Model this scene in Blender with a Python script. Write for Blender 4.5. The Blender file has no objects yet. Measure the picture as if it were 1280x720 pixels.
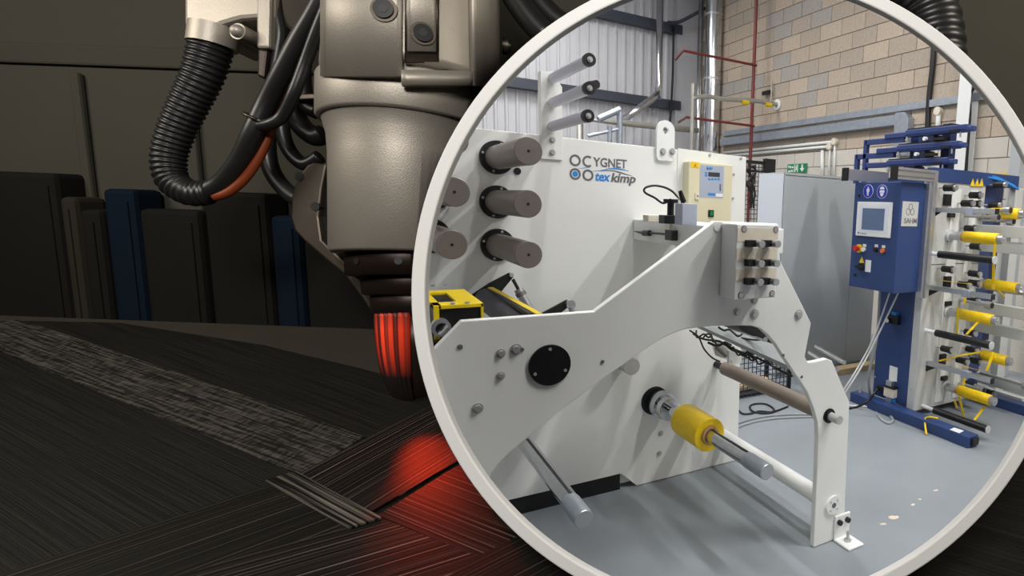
import bpy, bmesh, math, random
from mathutils import Vector, Matrix
random.seed(7)
V = Vector
SC = bpy.context.scene
COL = SC.collection

# ------------------------------------------------------------------ camera
F, PPX, PPY = 741.0, 925.0, 366.0            # focal length and principal point (1280x720 frame)
YAW, PITCH, ROLL, EYE = 0.603292, 0.144230, 0.036991, 1.65
cy, sy, cp, sp, cr, sr = (math.cos(YAW), math.sin(YAW), math.cos(PITCH), math.sin(PITCH), math.cos(ROLL), math.sin(ROLL))
M = Matrix(((cr, -sr, 0), (sr, cr, 0), (0, 0, 1))) @ Matrix(((1, 0, 0), (0, cp, -sp), (0, sp, cp))) @ Matrix(((cy, -sy, 0), (0, 0, -1), (sy, cy, 0)))
MT = M.transposed()
EYEP = V((0, 0, EYE))
CR, CD, CF = V(M[0]), V(M[1]), V(M[2])        # camera right, down, forward
cam = bpy.data.cameras.new('camera')
camo = bpy.data.objects.new('camera', cam); COL.objects.link(camo)
camo.matrix_world = Matrix.Translation(EYEP) @ Matrix((CR, -CD, -CF)).transposed().to_4x4()
cam.sensor_width = 36.0; cam.sensor_fit = 'HORIZONTAL'
cam.lens = F / 1280 * 36
cam.shift_x = (640 - PPX) / 1280; cam.shift_y = (PPY - 360) / 1280
cam.clip_start = 0.02; cam.clip_end = 60
SC.camera = camo

# ------------------------------------------------------------------ world, large lights, exposure
w = bpy.data.worlds.new('world'); SC.world = w; w.use_nodes = True
w.node_tree.nodes['Background'].inputs[0].default_value = (0.02, 0.02, 0.02, 1)
w.node_tree.nodes['Background'].inputs[1].default_value = 0.1
SC.view_settings.view_transform = 'Standard'; SC.view_settings.look = 'None'
SC.view_settings.gamma = 1; SC.view_settings.exposure = 0.0; SC.view_settings.use_curve_mapping = False

HALL_W = 103.0                                   # watts of each hall luminaire
HALL_LIGHTS = [(1.3, 1.45), (2.9, 0.3), (4.7, -0.6), (2.9, 4.4), (0.9, 6.2), (2.6, 8.2)]
HALL_Z = 5.6
def area_light(name, loc, sx, sy_, watts, col, direction=(0, 0, -1), spread=math.pi):
    l = bpy.data.lights.new(name, 'AREA'); l.shape = 'RECTANGLE'; l.size = sx; l.size_y = sy_
    l.energy = watts; l.color = col; l.spread = spread
    o = bpy.data.objects.new(name, l); COL.objects.link(o); o.location = loc
    o.rotation_euler = V(direction).to_track_quat('-Z', 'Y').to_euler()
    return o
for i, (x, y) in enumerate(HALL_LIGHTS):
    area_light('hall_luminaire_light', (x, y, HALL_Z - 0.07), 0.14, 1.25, HALL_W * (.55, 1.2, 1.35, .9, .8, 1.0)[i], (1.0, 0.99, 0.975))

# ------------------------------------------------------------------ geometry helpers
def ray(u, v): return MT @ V(((u - PPX) / F, (v - PPY) / F, 1))
def PD(u, v, d): return EYEP + ray(u, v) * d
def PX(u, v, x): r = ray(u, v); return EYEP + r * (x / r.x)
def PY(u, v, y): r = ray(u, v); return EYEP + r * (y / r.y)
def PZ(u, v, z): r = ray(u, v); return EYEP + r * ((z - EYE) / r.z)
def proj(q):
    c = M @ (V(q) - EYEP); return PPX + F * c.x / c.z, PPY + F * c.y / c.z
def y_for(x, z, u):                              # y at which the line (x, *, z) is seen at column u
    a, b = 0.3, 12.0
    for _ in range(50):
        m = (a + b) / 2
        if proj((x, m, z))[0] > u: a = m
        else: b = m
    return a

def catmull(pts, n=6):
    pts = [V(p) for p in pts]
    if len(pts) < 3: return pts
    out = []
    for i in range(len(pts) - 1):
        p0 = pts[max(i - 1, 0)]; p1 = pts[i]; p2 = pts[i + 1]; p3 = pts[min(i + 2, len(pts) - 1)]
        for k in range(n):
            t = k / n
            out.append(0.5 * ((2 * p1) + (p2 - p0) * t + (2 * p0 - 5 * p1 + 4 * p2 - p3) * t * t + (3 * p1 - p0 - 3 * p2 + p3) * t ** 3))
    out.append(pts[-1]); return out

def basis(d):
    d = d.normalized(); h = V((0, 0, 1)) if abs(d.z) < 0.9 else V((1, 0, 0))
    a = h.cross(d).normalized(); return a, d.cross(a)

class MB:
    def __init__(s): s.v = []; s.f = []; s.sm = []
    def add(s, vs, fs, smooth=False):
        b = len(s.v); s.v += [V(p) for p in vs]
        for f in fs: s.f.append([b + i for i in f]); s.sm.append(smooth)
        return s
    def box(s, x0, x1, y0, y1, z0, z1):
        return s.hexa([(x0, y0, z0), (x1, y0, z0), (x1, y1, z0), (x0, y1, z0)], (0, 0, z1 - z0))
    def hexa(s, quad, ext):
        q = [V(p) for p in quad]; e = V(ext); return s.prism(q, e)
    def prism(s, poly, ext):
        q = [V(p) for p in poly]; e = V(ext); n = len(q)
        nrm = V((0, 0, 0))
        for i in range(n): nrm += q[i].cross(q[(i + 1) % n])
        if nrm.dot(e) > 0: q = q[::-1]
        return s.add(q + [p + e for p in q], [list(range(n)), list(range(2 * n - 1, n - 1, -1))] + [[i, i + n, (i + 1) % n + n, (i + 1) % n] for i in range(n)])
    def obox(s, c, ax, ay, az):
        c, ax, ay, az = V(c), V(ax), V(ay), V(az)
        return s.prism([c - ax - ay - az, c + ax - ay - az, c + ax + ay - az, c - ax + ay - az], az * 2)
    def bar(s, p, q, wd, ht, up=(0, 0, 1)):
        p, q = V(p), V(q); d = (q - p); up = V(up); side = d.cross(up).normalized(); up2 = side.cross(d).normalized()
        return s.obox((p + q) / 2, d / 2, side * wd / 2, up2 * ht / 2)
    def cyl(s, p, q, r0, r1=None, seg=24, caps=True):
        p, q = V(p), V(q); r1 = r0 if r1 is None else r1; a, b = basis(q - p)
        A = [p + (a * math.cos(2 * math.pi * i / seg) + b * math.sin(2 * math.pi * i / seg)) * r0 for i in range(seg)]
        B = [q + (a * math.cos(2 * math.pi * i / seg) + b * math.sin(2 * math.pi * i / seg)) * r1 for i in range(seg)]
        s.add(A + B, [[i, (i + 1) % seg, (i + 1) % seg + seg, i + seg] for i in range(seg)], True)
        if caps:
            s.add(A, [list(range(seg - 1, -1, -1))]); s.add(B, [list(range(seg))])
        return s
    def lathe(s, o, axis, prof, seg=40, flat_ends=True):
        o = V(o); axis = V(axis).normalized(); a, b = basis(axis); vs = []; fs = []
        for r, h in prof:
            for i in range(seg):
                t = 2 * math.pi * i / seg
                vs.append(o + axis * h + (a * math.cos(t) + b * math.sin(t)) * r)
        for k in range(len(prof) - 1):
            for i in range(seg):
                j = (i + 1) % seg
                fs.append([k * seg + i, k * seg + j, (k + 1) * seg + j, (k + 1) * seg + i])
        if flat_ends:
            fs.append(list(range(seg - 1, -1, -1))); fs.append([(len(prof) - 1) * seg + i for i in range(seg)])
        return s.add(vs, fs, True)
    def tube(s, pts, r, seg=10, n=6, rf=None):
        P = catmull(pts, n); m = len(P); vs = []; fs = []; a = None
        for i, p in enumerate(P):
            d = (P[min(i + 1, m - 1)] - P[max(i - 1, 0)]).normalized()
            if a is None: a, _ = basis(d)
            a = (a - d * a.dot(d)).normalized(); b = d.cross(a)
            rr = rf(i / (m - 1)) if rf else r
            for k in range(seg):
                t = 2 * math.pi * k / seg; vs.append(p + (a * math.cos(t) + b * math.sin(t)) * rr)
        for i in range(m - 1):
            for k in range(seg):
                j = (k + 1) % seg; fs.append([i * seg + k, i * seg + j, (i + 1) * seg + j, (i + 1) * seg + k])
        fs.append(list(range(seg - 1, -1, -1))); fs.append([(m - 1) * seg + k for k in range(seg)])
        return s.add(vs, fs, True)
    def holed(s, outer, inner, ext):
        n = len(outer); e = V(ext); o = [V(p) for p in outer]; i_ = [V(p) for p in inner]
        vs = o + i_ + [p + e for p in o] + [p + e for p in i_]; fs = []
        for k in range(n):
            j = (k + 1) % n
            fs += [[k, j, n + j, n + k], [2 * n + j, 2 * n + k, 3 * n + k, 3 * n + j], [j, k, 2 * n + k, 2 * n + j], [n + k, n + j, 3 * n + j, 3 * n + k]]
        return s.add(vs, fs)
    def ball(s, c, r, seg=14):
        pr = [(max(r * math.sin(math.pi * k / 8), 1e-4), -r * math.cos(math.pi * k / 8)) for k in range(9)]
        return s.lathe(c, (0, 0, 1), pr, seg)

CLIP = []
def obj(name, mb, mat, parent=None, bevel=0, clip=False, origin=None):
    me = bpy.data.meshes.new(name)
    lo = V([min(p[k] for p in mb.v) for k in range(3)]); hi = V([max(p[k] for p in mb.v) for k in range(3)])
    o0 = V(origin) if origin is not None else V(((lo.x + hi.x) / 2, (lo.y + hi.y) / 2, lo.z))
    me.from_pydata([tuple(p - o0) for p in mb.v], [], mb.f)
    me.polygons.foreach_set('use_smooth', mb.sm)
    bm = bmesh.new(); bm.from_mesh(me); bmesh.ops.recalc_face_normals(bm, faces=bm.faces); bm.to_mesh(me); bm.free()
    me.update(); me.materials.append(mat)
    o = bpy.data.objects.new(name, me); COL.objects.link(o)
    base = V((0, 0, 0))
    if parent is not None:
        o.parent = parent; p = parent
        while p is not None: base += p.location; p = p.parent
    o.location = o0 - base
    if bevel:
        b = o.modifiers.new('bevel', 'BEVEL'); b.width = bevel; b.segments = 2; b.limit_method = 'ANGLE'; b.angle_limit = 0.9
    if clip: CLIP.append(o)
    return o
def thing(name, label, cat, loc, group=None):
    o = bpy.data.objects.new(name, None); COL.objects.link(o); o.location = loc; o.empty_display_size = 0.1
    return tag(o, label, cat, group)
def tag(o, label, cat, group=None):
    o['label'] = label; o['category'] = cat
    if group: o['group'] = group
    return o
def struct(o, label=None):
    o['kind'] = 'structure'
    if label: o['label'] = label
    return o
def world_loc(o):
    b = V((0, 0, 0))
    while o is not None: b += o.location; o = o.parent
    return b
def text(name, s, size, at, xd, yd, mat, parent, thick=0.0015, shear=0.0, bold=0.0, width=None):
    c = bpy.data.curves.new(name, 'FONT'); c.body = s; c.size = size; c.shear = shear; c.offset = bold; c.extrude = thick / 2; c.resolution_u = 3
    t = bpy.data.objects.new(name, c); COL.objects.link(t)
    dg = bpy.context.evaluated_depsgraph_get(); me = bpy.data.meshes.new_from_object(t.evaluated_get(dg))
    COL.objects.unlink(t); bpy.data.objects.remove(t); bpy.data.curves.remove(c)
    xd, yd = V(xd).normalized(), V(yd).normalized(); n = xd.cross(yd)
    xs = [v.co.x for v in me.vertices]; k = 1.0
    if width and max(xs) > min(xs): k = width / (max(xs) - min(xs))
    x0 = min(xs)
    for v in me.vertices:
        q = v.co.copy(); v.co = xd * (q.x - x0) * k + yd * q.y + n * q.z
    me.name = name; me.materials.clear(); me.materials.append(mat)
    o = bpy.data.objects.new(name, me); COL.objects.link(o); o.parent = parent
    o.location = V(at) - world_loc(parent); return o

# ------------------------------------------------------------------ materials
def lin(c): return tuple(((x / 255) / 12.92 if x / 255 <= 0.04045 else ((x / 255 + 0.055) / 1.055) ** 2.4) for x in c)
def mat(name, rgb, rough=0.5, metal=0.0, vary=0.0, vscale=8.0, bump=0.0, bscale=120.0, emit=0.0, spec=None, coat=0.0, lin_in=False):
    m = bpy.data.materials.new(name); m.use_nodes = True; nt = m.node_tree; b = nt.nodes['Principled BSDF']
    c = rgb if lin_in else lin(rgb)
    b.inputs['Base Color'].default_value = (*c, 1); b.inputs['Roughness'].default_value = rough; b.inputs['Metallic'].default_value = metal
    if spec is not None: b.inputs['Specular IOR Level'].default_value = spec
    if coat: b.inputs['Coat Weight'].default_value = coat
    if emit: b.inputs['Emission Color'].default_value = (*c, 1); b.inputs['Emission Strength'].default_value = emit
    tc = nt.nodes.new('ShaderNodeTexCoord')
    if vary:
        n = nt.nodes.new('ShaderNodeTexNoise'); n.inputs['Scale'].default_value = vscale; n.inputs['Detail'].default_value = 5
        nt.links.new(tc.outputs['Object'], n.inputs['Vector'])
        r = nt.nodes.new('ShaderNodeValToRGB')
        r.color_ramp.elements[0].position = 0.3; r.color_ramp.elements[1].position = 0.72
        r.color_ramp.elements[0].color = (*[x * (1 - vary) for x in c], 1); r.color_ramp.elements[1].color = (*[min(1, x * (1 + vary)) for x in c], 1)
        nt.links.new(n.outputs['Fac'], r.inputs['Fac']); nt.links.new(r.outputs['Color'], b.inputs['Base Color'])
    if bump:
        n2 = nt.nodes.new('ShaderNodeTexNoise'); n2.inputs['Scale'].default_value = bscale; n2.inputs['Detail'].default_value = 3
        nt.links.new(tc.outputs['Object'], n2.inputs['Vector'])
        bp = nt.nodes.new('ShaderNodeBump'); bp.inputs['Strength'].default_value = bump; bp.inputs['Distance'].default_value = 0.004
        nt.links.new(n2.outputs['Fac'], bp.inputs['Height']); nt.links.new(bp.outputs['Normal'], b.inputs['Normal'])
    return m
def carbon_mat(name, dark, light, across, along, rough, weave=0.0, thread=True):
    m = bpy.data.materials.new(name); m.use_nodes = True; nt = m.node_tree; b = nt.nodes['Principled BSDF']; L = nt.links
    tc = nt.nodes.new('ShaderNodeTexCoord'); mp = nt.nodes.new('ShaderNodeMapping'); mp.inputs['Scale'].default_value = (along, across, 1)
    L.new(tc.outputs['Object'], mp.inputs['Vector'])
    n = nt.nodes.new('ShaderNodeTexNoise'); n.inputs['Scale'].default_value = 1; n.inputs['Detail'].default_value = 2; n.inputs['Roughness'].default_value = 0.65
    L.new(mp.outputs['Vector'], n.inputs['Vector'])
    r = nt.nodes.new('ShaderNodeValToRGB'); r.color_ramp.elements[0].position = 0.44; r.color_ramp.elements[1].position = 0.70
    if thread:
        k_ = r.color_ramp.elements.new(.585); k_.color = (*[x * .6 + y * .12 for x, y in zip(lin(dark), lin(light))], 1); r.color_ramp.elements[2].position = .66
    r.color_ramp.elements[0].color = (*lin(dark), 1); r.color_ramp.elements[-1].color = (*lin(light), 1)
    fac = n.outputs['Fac']
    if weave:
        mp2 = nt.nodes.new('ShaderNodeMapping'); mp2.inputs['Scale'].default_value = (170, 60, 1); L.new(tc.outputs['Object'], mp2.inputs['Vector'])
        n3 = nt.nodes.new('ShaderNodeTexNoise'); n3.inputs['Scale'].default_value = 1; n3.inputs['Detail'].default_value = 1; L.new(mp2.outputs['Vector'], n3.inputs['Vector'])
        mx = nt.nodes.new('ShaderNodeMath'); mx.operation = 'MULTIPLY_ADD'; mx.inputs[1].default_value = weave; L.new(n3.outputs['Fac'], mx.inputs[0]); 
        ms = nt.nodes.new('ShaderNodeMath'); ms.operation = 'MULTIPLY_ADD'; ms.inputs[1].default_value = 1 - weave; ms.inputs[2].default_value = 0.0
        L.new(n.outputs['Fac'], ms.inputs[0]); L.new(ms.outputs[0], mx.inputs[2]); fac = mx.outputs[0]
    L.new(fac, r.inputs['Fac']); L.new(r.outputs['Color'], b.inputs['Base Color'])
    b.inputs['Roughness'].default_value = rough; b.inputs['Specular IOR Level'].default_value = 0.2
    bp = nt.nodes.new('ShaderNodeBump'); bp.inputs['Strength'].default_value = 0.6; bp.inputs['Distance'].default_value = 0.002
    L.new(fac, bp.inputs['Height']); L.new(bp.outputs['Normal'], b.inputs['Normal'])
    return m

MW = mat('machine_white', (232, 233, 229), 0.42, vary=0.02, vscale=3)
MWB = mat('bright_white', (236, 238, 236), 0.4)
MPLATE = mat('brushed_plate', (206, 208, 204), 0.38, 0.15, vary=0.04, vscale=9)
MCHROME = mat('chrome', (205, 208, 212), 0.14, 1.0, vary=0.06, vscale=25)
MSTEEL = mat('satin_steel', (190, 190, 188), 0.35, 0.45, vary=0.08, vscale=14)
MALU = mat('aluminium', (196, 198, 200), 0.36, 0.85)
MROLL = mat('anodised_roller', (140, 132, 124), 0.42, 0.55, vary=0.06, vscale=20)
MROLLEND = mat('turned_roller_end', (128, 120, 116), 0.5, 0.5)
MTAN = mat('rubber_tan', (140, 128, 117), 0.5, vary=0.06, vscale=12)
MGREYR = mat('grey_plastic_sleeve', (200, 200, 208), 0.4)
MBLACK = mat('black_plastic', (22, 22, 24), 0.45)
MBLK2 = mat('black_steel', (30, 31, 34), 0.38, 0.3)
MRUB = mat('rubber_dark_grey', (74, 76, 84), 0.6, vary=0.08, vscale=14)
MYEL = mat('yellow_paint', (238, 208, 20), 0.4, vary=0.04)
MTAPE = mat('yellow_tape', (252, 210, 10), 0.42, vary=0.08, vscale=40)
MCARD = mat('cardboard_core', (186, 150, 106), 0.75, vary=0.08, vscale=30)
MBEIGE = mat('beige_enamel', (219, 212, 180), 0.45)
MFACE = mat('faceplate_bluegrey', (170, 178, 194), 0.5)
MLCD = mat('lcd', (58, 66, 70), 0.25)
MBLUE = mat('deep_blue_paint', (42, 66, 116), 0.42, vary=0.06, vscale=5)
MBLUE2 = mat('arm_blue_paint', (46, 64, 116), 0.42, vary=0.05, vscale=8)
MNAVY = mat('navy_paint', (24, 36, 74), 0.5)
MSIGNB = mat('sign_blue', (28, 50, 178), 0.4)
MSIGNG = mat('sign_green', (0, 132, 78), 0.4)
MSIGNY = mat('sign_yellow', (240, 205, 30), 0.4)
MLOGOB = mat('logo_blue', (38, 136, 214), 0.45)
MLOGOG = mat('logo_grey', (104, 104, 108), 0.45)
MSCREEN = mat('screen', (98, 118, 150), 0.2)
MRED = mat('red_plastic', (206, 40, 34), 0.4)
MORANGE = mat('orange_plastic', (228, 112, 34), 0.4)
MMAROON = mat('maroon_pipe', (118, 46, 44), 0.45)
MGALV = mat('galvanised', (168, 176, 186), 0.4, 0.6, vary=0.12, vscale=18)
MFLUE = mat('polished_flue', (210, 212, 214), 0.18, 1.0, vary=0.1, vscale=6)
MCAB = mat('cabinet_grey', (172, 177, 178), 0.5, vary=0.02)
MCABL = mat('cabinet_white', (226, 231, 240), 0.45)
MWOOD = mat('pine', (206, 182, 140), 0.7, vary=0.15, vscale=12)
MCREAM = mat('masking_tape', (228, 220, 200), 0.7, vary=0.03, vscale=30)
MRAIL = mat('dark_rail', (58, 62, 74), 0.5)
MCLAD = mat('cladding', (196, 196, 200), 0.45, vary=0.03, vscale=2)
MMORTAR = mat('mortar', (134, 120, 106), 0.9)
MPIPE = mat('dull_pipe', (170, 168, 160), 0.4, 0.5, vary=0.1)
MCABLE = mat('white_cable', (214, 216, 214), 0.5)
MCABLEG = mat('grey_cable', (150, 154, 158), 0.5)
MPORT = mat('rim_white', (226, 226, 225), 0.5)
MLAMP = mat('luminaire_diffuser', (255, 250, 240), 0.5, emit=6.0)
BLOCKM = [mat('block_%d' % i, c, 0.9, vary=0.10, vscale=30, bump=0.5, bscale=90) for i, c in enumerate([(186, 171, 154), (178, 165, 150), (192, 176, 158), (170, 164, 157), (175, 163, 149)])]
BLOCKP = mat('block_painted', (208, 202, 192), 0.7, vary=0.02, bump=0.4, bscale=90)
def floor_mat():
    m = mat('hall_floor', (138, 145, 150), 0.33, vary=0.08, vscale=1.6)
    return m
MFLOOR = floor_mat()
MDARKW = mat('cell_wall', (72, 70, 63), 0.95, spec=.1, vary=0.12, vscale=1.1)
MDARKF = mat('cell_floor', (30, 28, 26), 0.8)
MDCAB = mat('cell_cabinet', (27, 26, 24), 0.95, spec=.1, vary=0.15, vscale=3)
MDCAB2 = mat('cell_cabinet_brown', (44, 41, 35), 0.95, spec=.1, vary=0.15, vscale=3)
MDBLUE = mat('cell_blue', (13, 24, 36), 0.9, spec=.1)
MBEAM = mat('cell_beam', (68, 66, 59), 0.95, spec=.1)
MTABLE = mat('tool_table', (56, 52, 46), 0.85, spec=.15, vary=0.1, vscale=6)
MROBOT = mat('robot_metal', (170, 163, 153), 0.5, 0.6, vary=0.05, vscale=14, bump=0.12, bscale=420)
MROBOTD = mat('robot_metal_dark', (92, 84, 76), 0.42, 0.8, vary=0.1, vscale=20)
MHOSE = mat('black_hose', (30, 30, 31), 0.38)
MCOLLAR = mat('burnt_collar', (46, 36, 32), 0.42, 0.6)
MCOPPER = mat('orange_cable', (126, 54, 20), 0.5)

# ================================================================== SETTING
FH = V((CF.x, CF.y, 0)).normalized(); RH = V((FH.y, -FH.x, 0))
PW0, PW1 = 1.59, 1.61                        # partition wall between dark cell and hall (distance along FH)
RING_D, RING_RO, RING_RI = 0.70, 411.6, 394.5  # round port: distance, outer and inner radius in frame pixels at that distance
HOOD_R = 405.0
def pw(a, b, z): return RH * a + FH * b + V((0, 0, z))
def cone_dir(t, rpx):                           # direction on the port's cone
    return CF + CR * (math.cos(t) * rpx / F) + CD * (math.sin(t) * rpx / F)
NSEG = 160
TT = [2 * math.pi * i / NSEG for i in range(NSEG)]
def ring_pt(t, rpx, d): return EYEP + cone_dir(t, rpx) * d
def wall_pt(t, rpx, wd):
    d = cone_dir(t, rpx); return EYEP + d * (wd / d.dot(FH))

def square_pts(wd, a0, a1, z0, z1):             # outline points of the partition, one per hole point
    out = []
    cen = EYEP + CF * (wd / CF.dot(FH)); ca, cz = cen.dot(RH), cen.z
    for t in TT:
        p = wall_pt(t, HOOD_R, wd); da, dz = p.dot(RH) - ca, p.z - cz
        k = min(((a1 - ca) / da if da > 0 else (a0 - ca) / da) if abs(da) > 1e-6 else 1e9, ((z1 - cz) / dz if dz > 0 else (z0 - cz) / dz) if abs(dz) > 1e-6 else 1e9)
        out.append(pw(ca + da * k, wd, cz + dz * k))
    for ci in [(a0, z0), (a0, z1), (a1, z0), (a1, z1)]:
        q = pw(ci[0], wd, ci[1]); j = min(range(NSEG), key=lambda i: (out[i] - q).length); out[j] = q
    return out
mb = MB()
mb.holed(square_pts(PW0, -3.2, 5.6, 0, 5.7), [wall_pt(t, HOOD_R, PW0) for t in TT], FH * (PW1 - PW0))
struct(obj('wall_partition', mb, MDARKW), 'dull olive partition wall of the dark robot cell')

mb = MB()
mb.holed(square_pts(PW1, -3.2, 5.6, 0, 5.7), [wall_pt(t, HOOD_R, PW1) for t in TT], FH * 0.012)
struct(obj('wall_bounce_lining', mb, MCLAD), 'unseen white lining added to the partition to bounce light onto the arm')  # white lining added to bounce hall light back onto the front arm
win = bpy.data.objects.new('window_1', None); COL.objects.link(win); win.location = EYEP + CF * RING_D
struct(win, 'big round white-rimmed viewing port looking into a bright factory hall')
mb = MB(); o_ = [ring_pt(t, RING_RO, RING_D) for t in TT]; i_ = [ring_pt(t, RING_RI, RING_D) for t in TT]
mb.holed(o_, i_, CF * 0.012)
obj('rim', mb, MPORT, win, bevel=0.002)
mb = MB()
A = [ring_pt(t, HOOD_R, RING_D + 0.012) for t in TT]; B = [wall_pt(t, HOOD_R, PW0) for t in TT]
A2 = [ring_pt(t, HOOD_R - 5, RING_D + 0.012) for t in TT]; B2 = [wall_pt(t, HOOD_R - 5, PW0) for t in TT]
n = NSEG
fs = []
for k in range(n):
    j = (k + 1) % n
    fs += [[k, j, n + j, n + k], [2 * n + j, 2 * n + k, 3 * n + k, 3 * n + j], [j, k, 2 * n + k, 2 * n + j], [n + k, n + j, 3 * n + j, 3 * n + k]]
mb.add(A + B + A2 + B2, fs)
obj('sleeve', mb, MDCAB, win)

# dark cell shell
mb = MB(); mb.prism([pw(-3.2, -2.6, 0), pw(3.2, -2.6, 0), pw(3.2, PW0, 0), pw(-3.2, PW0, 0)], (0, 0, -0.05)); struct(obj('floor_cell', mb, MDARKF))
mb = MB(); mb.prism([pw(-3.2, -2.6, 3.0), pw(3.2, -2.6, 3.0), pw(3.2, PW0, 3.0), pw(-3.2, PW0, 3.0)], (0, 0, 0.05)); struct(obj('ceiling_cell', mb, MDARKF))
mb = MB(); mb.prism([pw(-3.25, -2.6, 0), pw(-3.2, -2.6, 0), pw(-3.2, PW0, 0), pw(-3.25, PW0, 0)], (0, 0, 3.0)); struct(obj('wall_cell_left', mb, MDARKW))
mb = MB(); mb.prism([pw(3.2, -2.6, 0), pw(3.25, -2.6, 0), pw(3.25, PW0, 0), pw(3.2, PW0, 0)], (0, 0, 3.0)); struct(obj('wall_cell_right', mb, MDARKW))
mb = MB(); mb.prism([pw(-3.25, -2.65, 0), pw(3.25, -2.65, 0), pw(3.25, -2.6, 0), pw(-3.25, -2.6, 0)], (0, 0, 3.0)); struct(obj('wall_cell_rear', mb, MDARKW))

# hall shell
XW, YW, HZ = 6.0, 10.45, 5.7
XL = -1.9
def part_y(x): return (PW1 + .012 - FH.x * x) / FH.y   # y of the partition's hall face at x
hall_poly = [(XL, part_y(XL)), (XW + 0.03, part_y(XW + 0.03)), (XW + 0.03, YW), (XL, YW)]
mb = MB(); mb.prism([(x, y, 0) for x, y in hall_poly], (0, 0, -0.05)); floor = struct(obj('floor', mb, MFLOOR))
mb = MB(); mb.prism([(x, y, HZ) for x, y in hall_poly], (0, 0, 0.05)); struct(obj('ceiling', mb, MCLAD))
mb = MB(); mb.box(XL - 0.05, XL, part_y(XL), YW, 0, HZ); struct(obj('wall_left', mb, MCLAD))

# floor scars (chipped paint)
def chip(u, v, su, sv, seed):
    rr = random.Random(seed); pts = []
    for k in range(9):
        t = 2 * math.pi * k / 9; q = PZ(u + su * math.cos(t) * rr.uniform(.5, 1.1), v + sv * math.sin(t) * rr.uniform(.5, 1.1), 0.0005); pts.append(q)
    mb = MB(); mb.prism(pts, (0, 0, 0.0008)); return obj('paint_chip', mb, MWOODCHIP, floor)
MWOODCHIP = mat('bare_screed', (212, 198, 178), 0.8)
for i, (u, v, su, sv) in enumerate([(1117, 647, 7, 3.2), (1104, 655, 6, 1.6), (1141, 631, 3, 1.6), (1150, 624, 3, 1.2), (1170, 613, 4, 1.3)]): chip(u, v, su, sv, i)

# corrugated cladding on the far wall
wb = MB(); wb.box(XL, XW + 0.03, YW, YW + 0.05, 0, HZ); wback = struct(obj('wall_back', wb, MCLAD))
mb = MB()
pitch, n_r, x0 = 0.17, 6, 0.0
prof = []
for k in range(n_r):
    xx = k * pitch
    prof += [(xx, 0), (xx + .10, 0), (xx + .118, -.032), (xx + .152, -.032)]
prof.append((n_r * pitch, 0)); prof.append((n_r * pitch + .004, .004))
vs = [(x, y, 0) for x, y in prof] + [(x, y, HZ) for x, y in prof]; m_ = len(prof)
mb.add(vs, [[k, k + 1, m_ + k + 1, m_ + k] for k in range(m_ - 1)])
sheet0 = obj('cladding_sheet', mb, MCLAD, wback, origin=(0, 0, 0))
for k in range(7):
    s_ = sheet0 if k == 0 else sheet0.copy()
    if k: COL.objects.link(s_)
    s_.parent = wback; s_.location = V((XL + 0.8 + k * n_r * pitch, YW - 0.006, 0)) - wback.location
def rail(name, z):
    mb = MB(); mb.box(XL, 5.55, YW - 0.20, YW - 0.04, z + 0.05, z + 0.075).box(XL, 5.55, YW - 0.20, YW - 0.18, z - 0.06, z + 0.05).box(XL, 5.55, YW - 0.2, YW - 0.04, z - 0.085, z - 0.06)
    return struct(obj(name, mb, MRAIL), 'dark steel cladding rail on the far wall')
rail('trim_1', 3.50); rail('trim_2', 4.86)
# light stanchion between the two walls
mb = MB(); mb.box(5.45, XW, YW - 0.16, YW - 0.04, 0, HZ); struct(obj('trim_3', mb, MCLAD), 'pale corner flashing between cladding and block wall')

# block wall: each block a piece
wb = MB(); wb.box(XW + 0.012, XW + 0.15, part_y(XW + .03), YW, 0, HZ); wright = struct(obj('wall_right', wb, MMORTAR), 'concrete block wall, raw above and painted white below')
CH, BL, JT, ZB = 0.2235, 0.447, 0.009, 2.505
bm_ = MB(); bm_.box(0, 0.03, 0, BL - JT, 0, CH - JT)
def block_mesh(m): 
    o = obj('block', bm_, m, wright, origin=(0, 0, 0), bevel=0.003); return o
protos = [block_mesh(m) for m in BLOCKM]; protoP = block_mesh(BLOCKP)
used = set(); rb = random.Random(3)
for c in range(-4, 13):
    z = ZB + c * CH
    for k in range(-1, 17):
        y = 3.1 + k * BL + (BL / 2 if c % 2 else 0)
        if y + BL > YW - 0.1: continue
        pu, pv = proj((XW, y + BL / 2, z + CH / 2))
        if (pu - PPX) ** 2 + (pv - PPY) ** 2 > 440 ** 2: continue
        src = protoP if c < 0 else rb.choices(protos, [4, 3, 4, 1.2, 2])[0]
        o = src if src.name not in used else src.copy()
        if src.name in used: COL.objects.link(o)
        used.add(src.name); o.parent = wright
        o.location = V((XW - 0.002 * rb.random(), y, z)) - wright.location
# rest of the wall face under / beyond the built blocks
mb = MB(); mb.box(XW + 0.004, XW + 0.02, part_y(XW), YW - 0.1, 0, ZB - 4 * CH - JT); obj('painted_face', mb, BLOCKP, wright)

# hall luminaires (outside the picture, they light the hall)
for x, y in HALL_LIGHTS:
    t = thing('hall_luminaire', 'linear white luminaire under the hall ceiling', 'lamp', (x, y, HALL_Z), 'hall ceiling luminaires')
    obj('housing', MB().box(x - .2, x + .2, y - .7, y + .7, HALL_Z, HALL_Z + 0.09), MWB, t)
    obj('diffuser', MB().box(x - .16, x + .16, y - .66, y + .66, HALL_Z - 0.015, HALL_Z), MLAMP, t)

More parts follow.
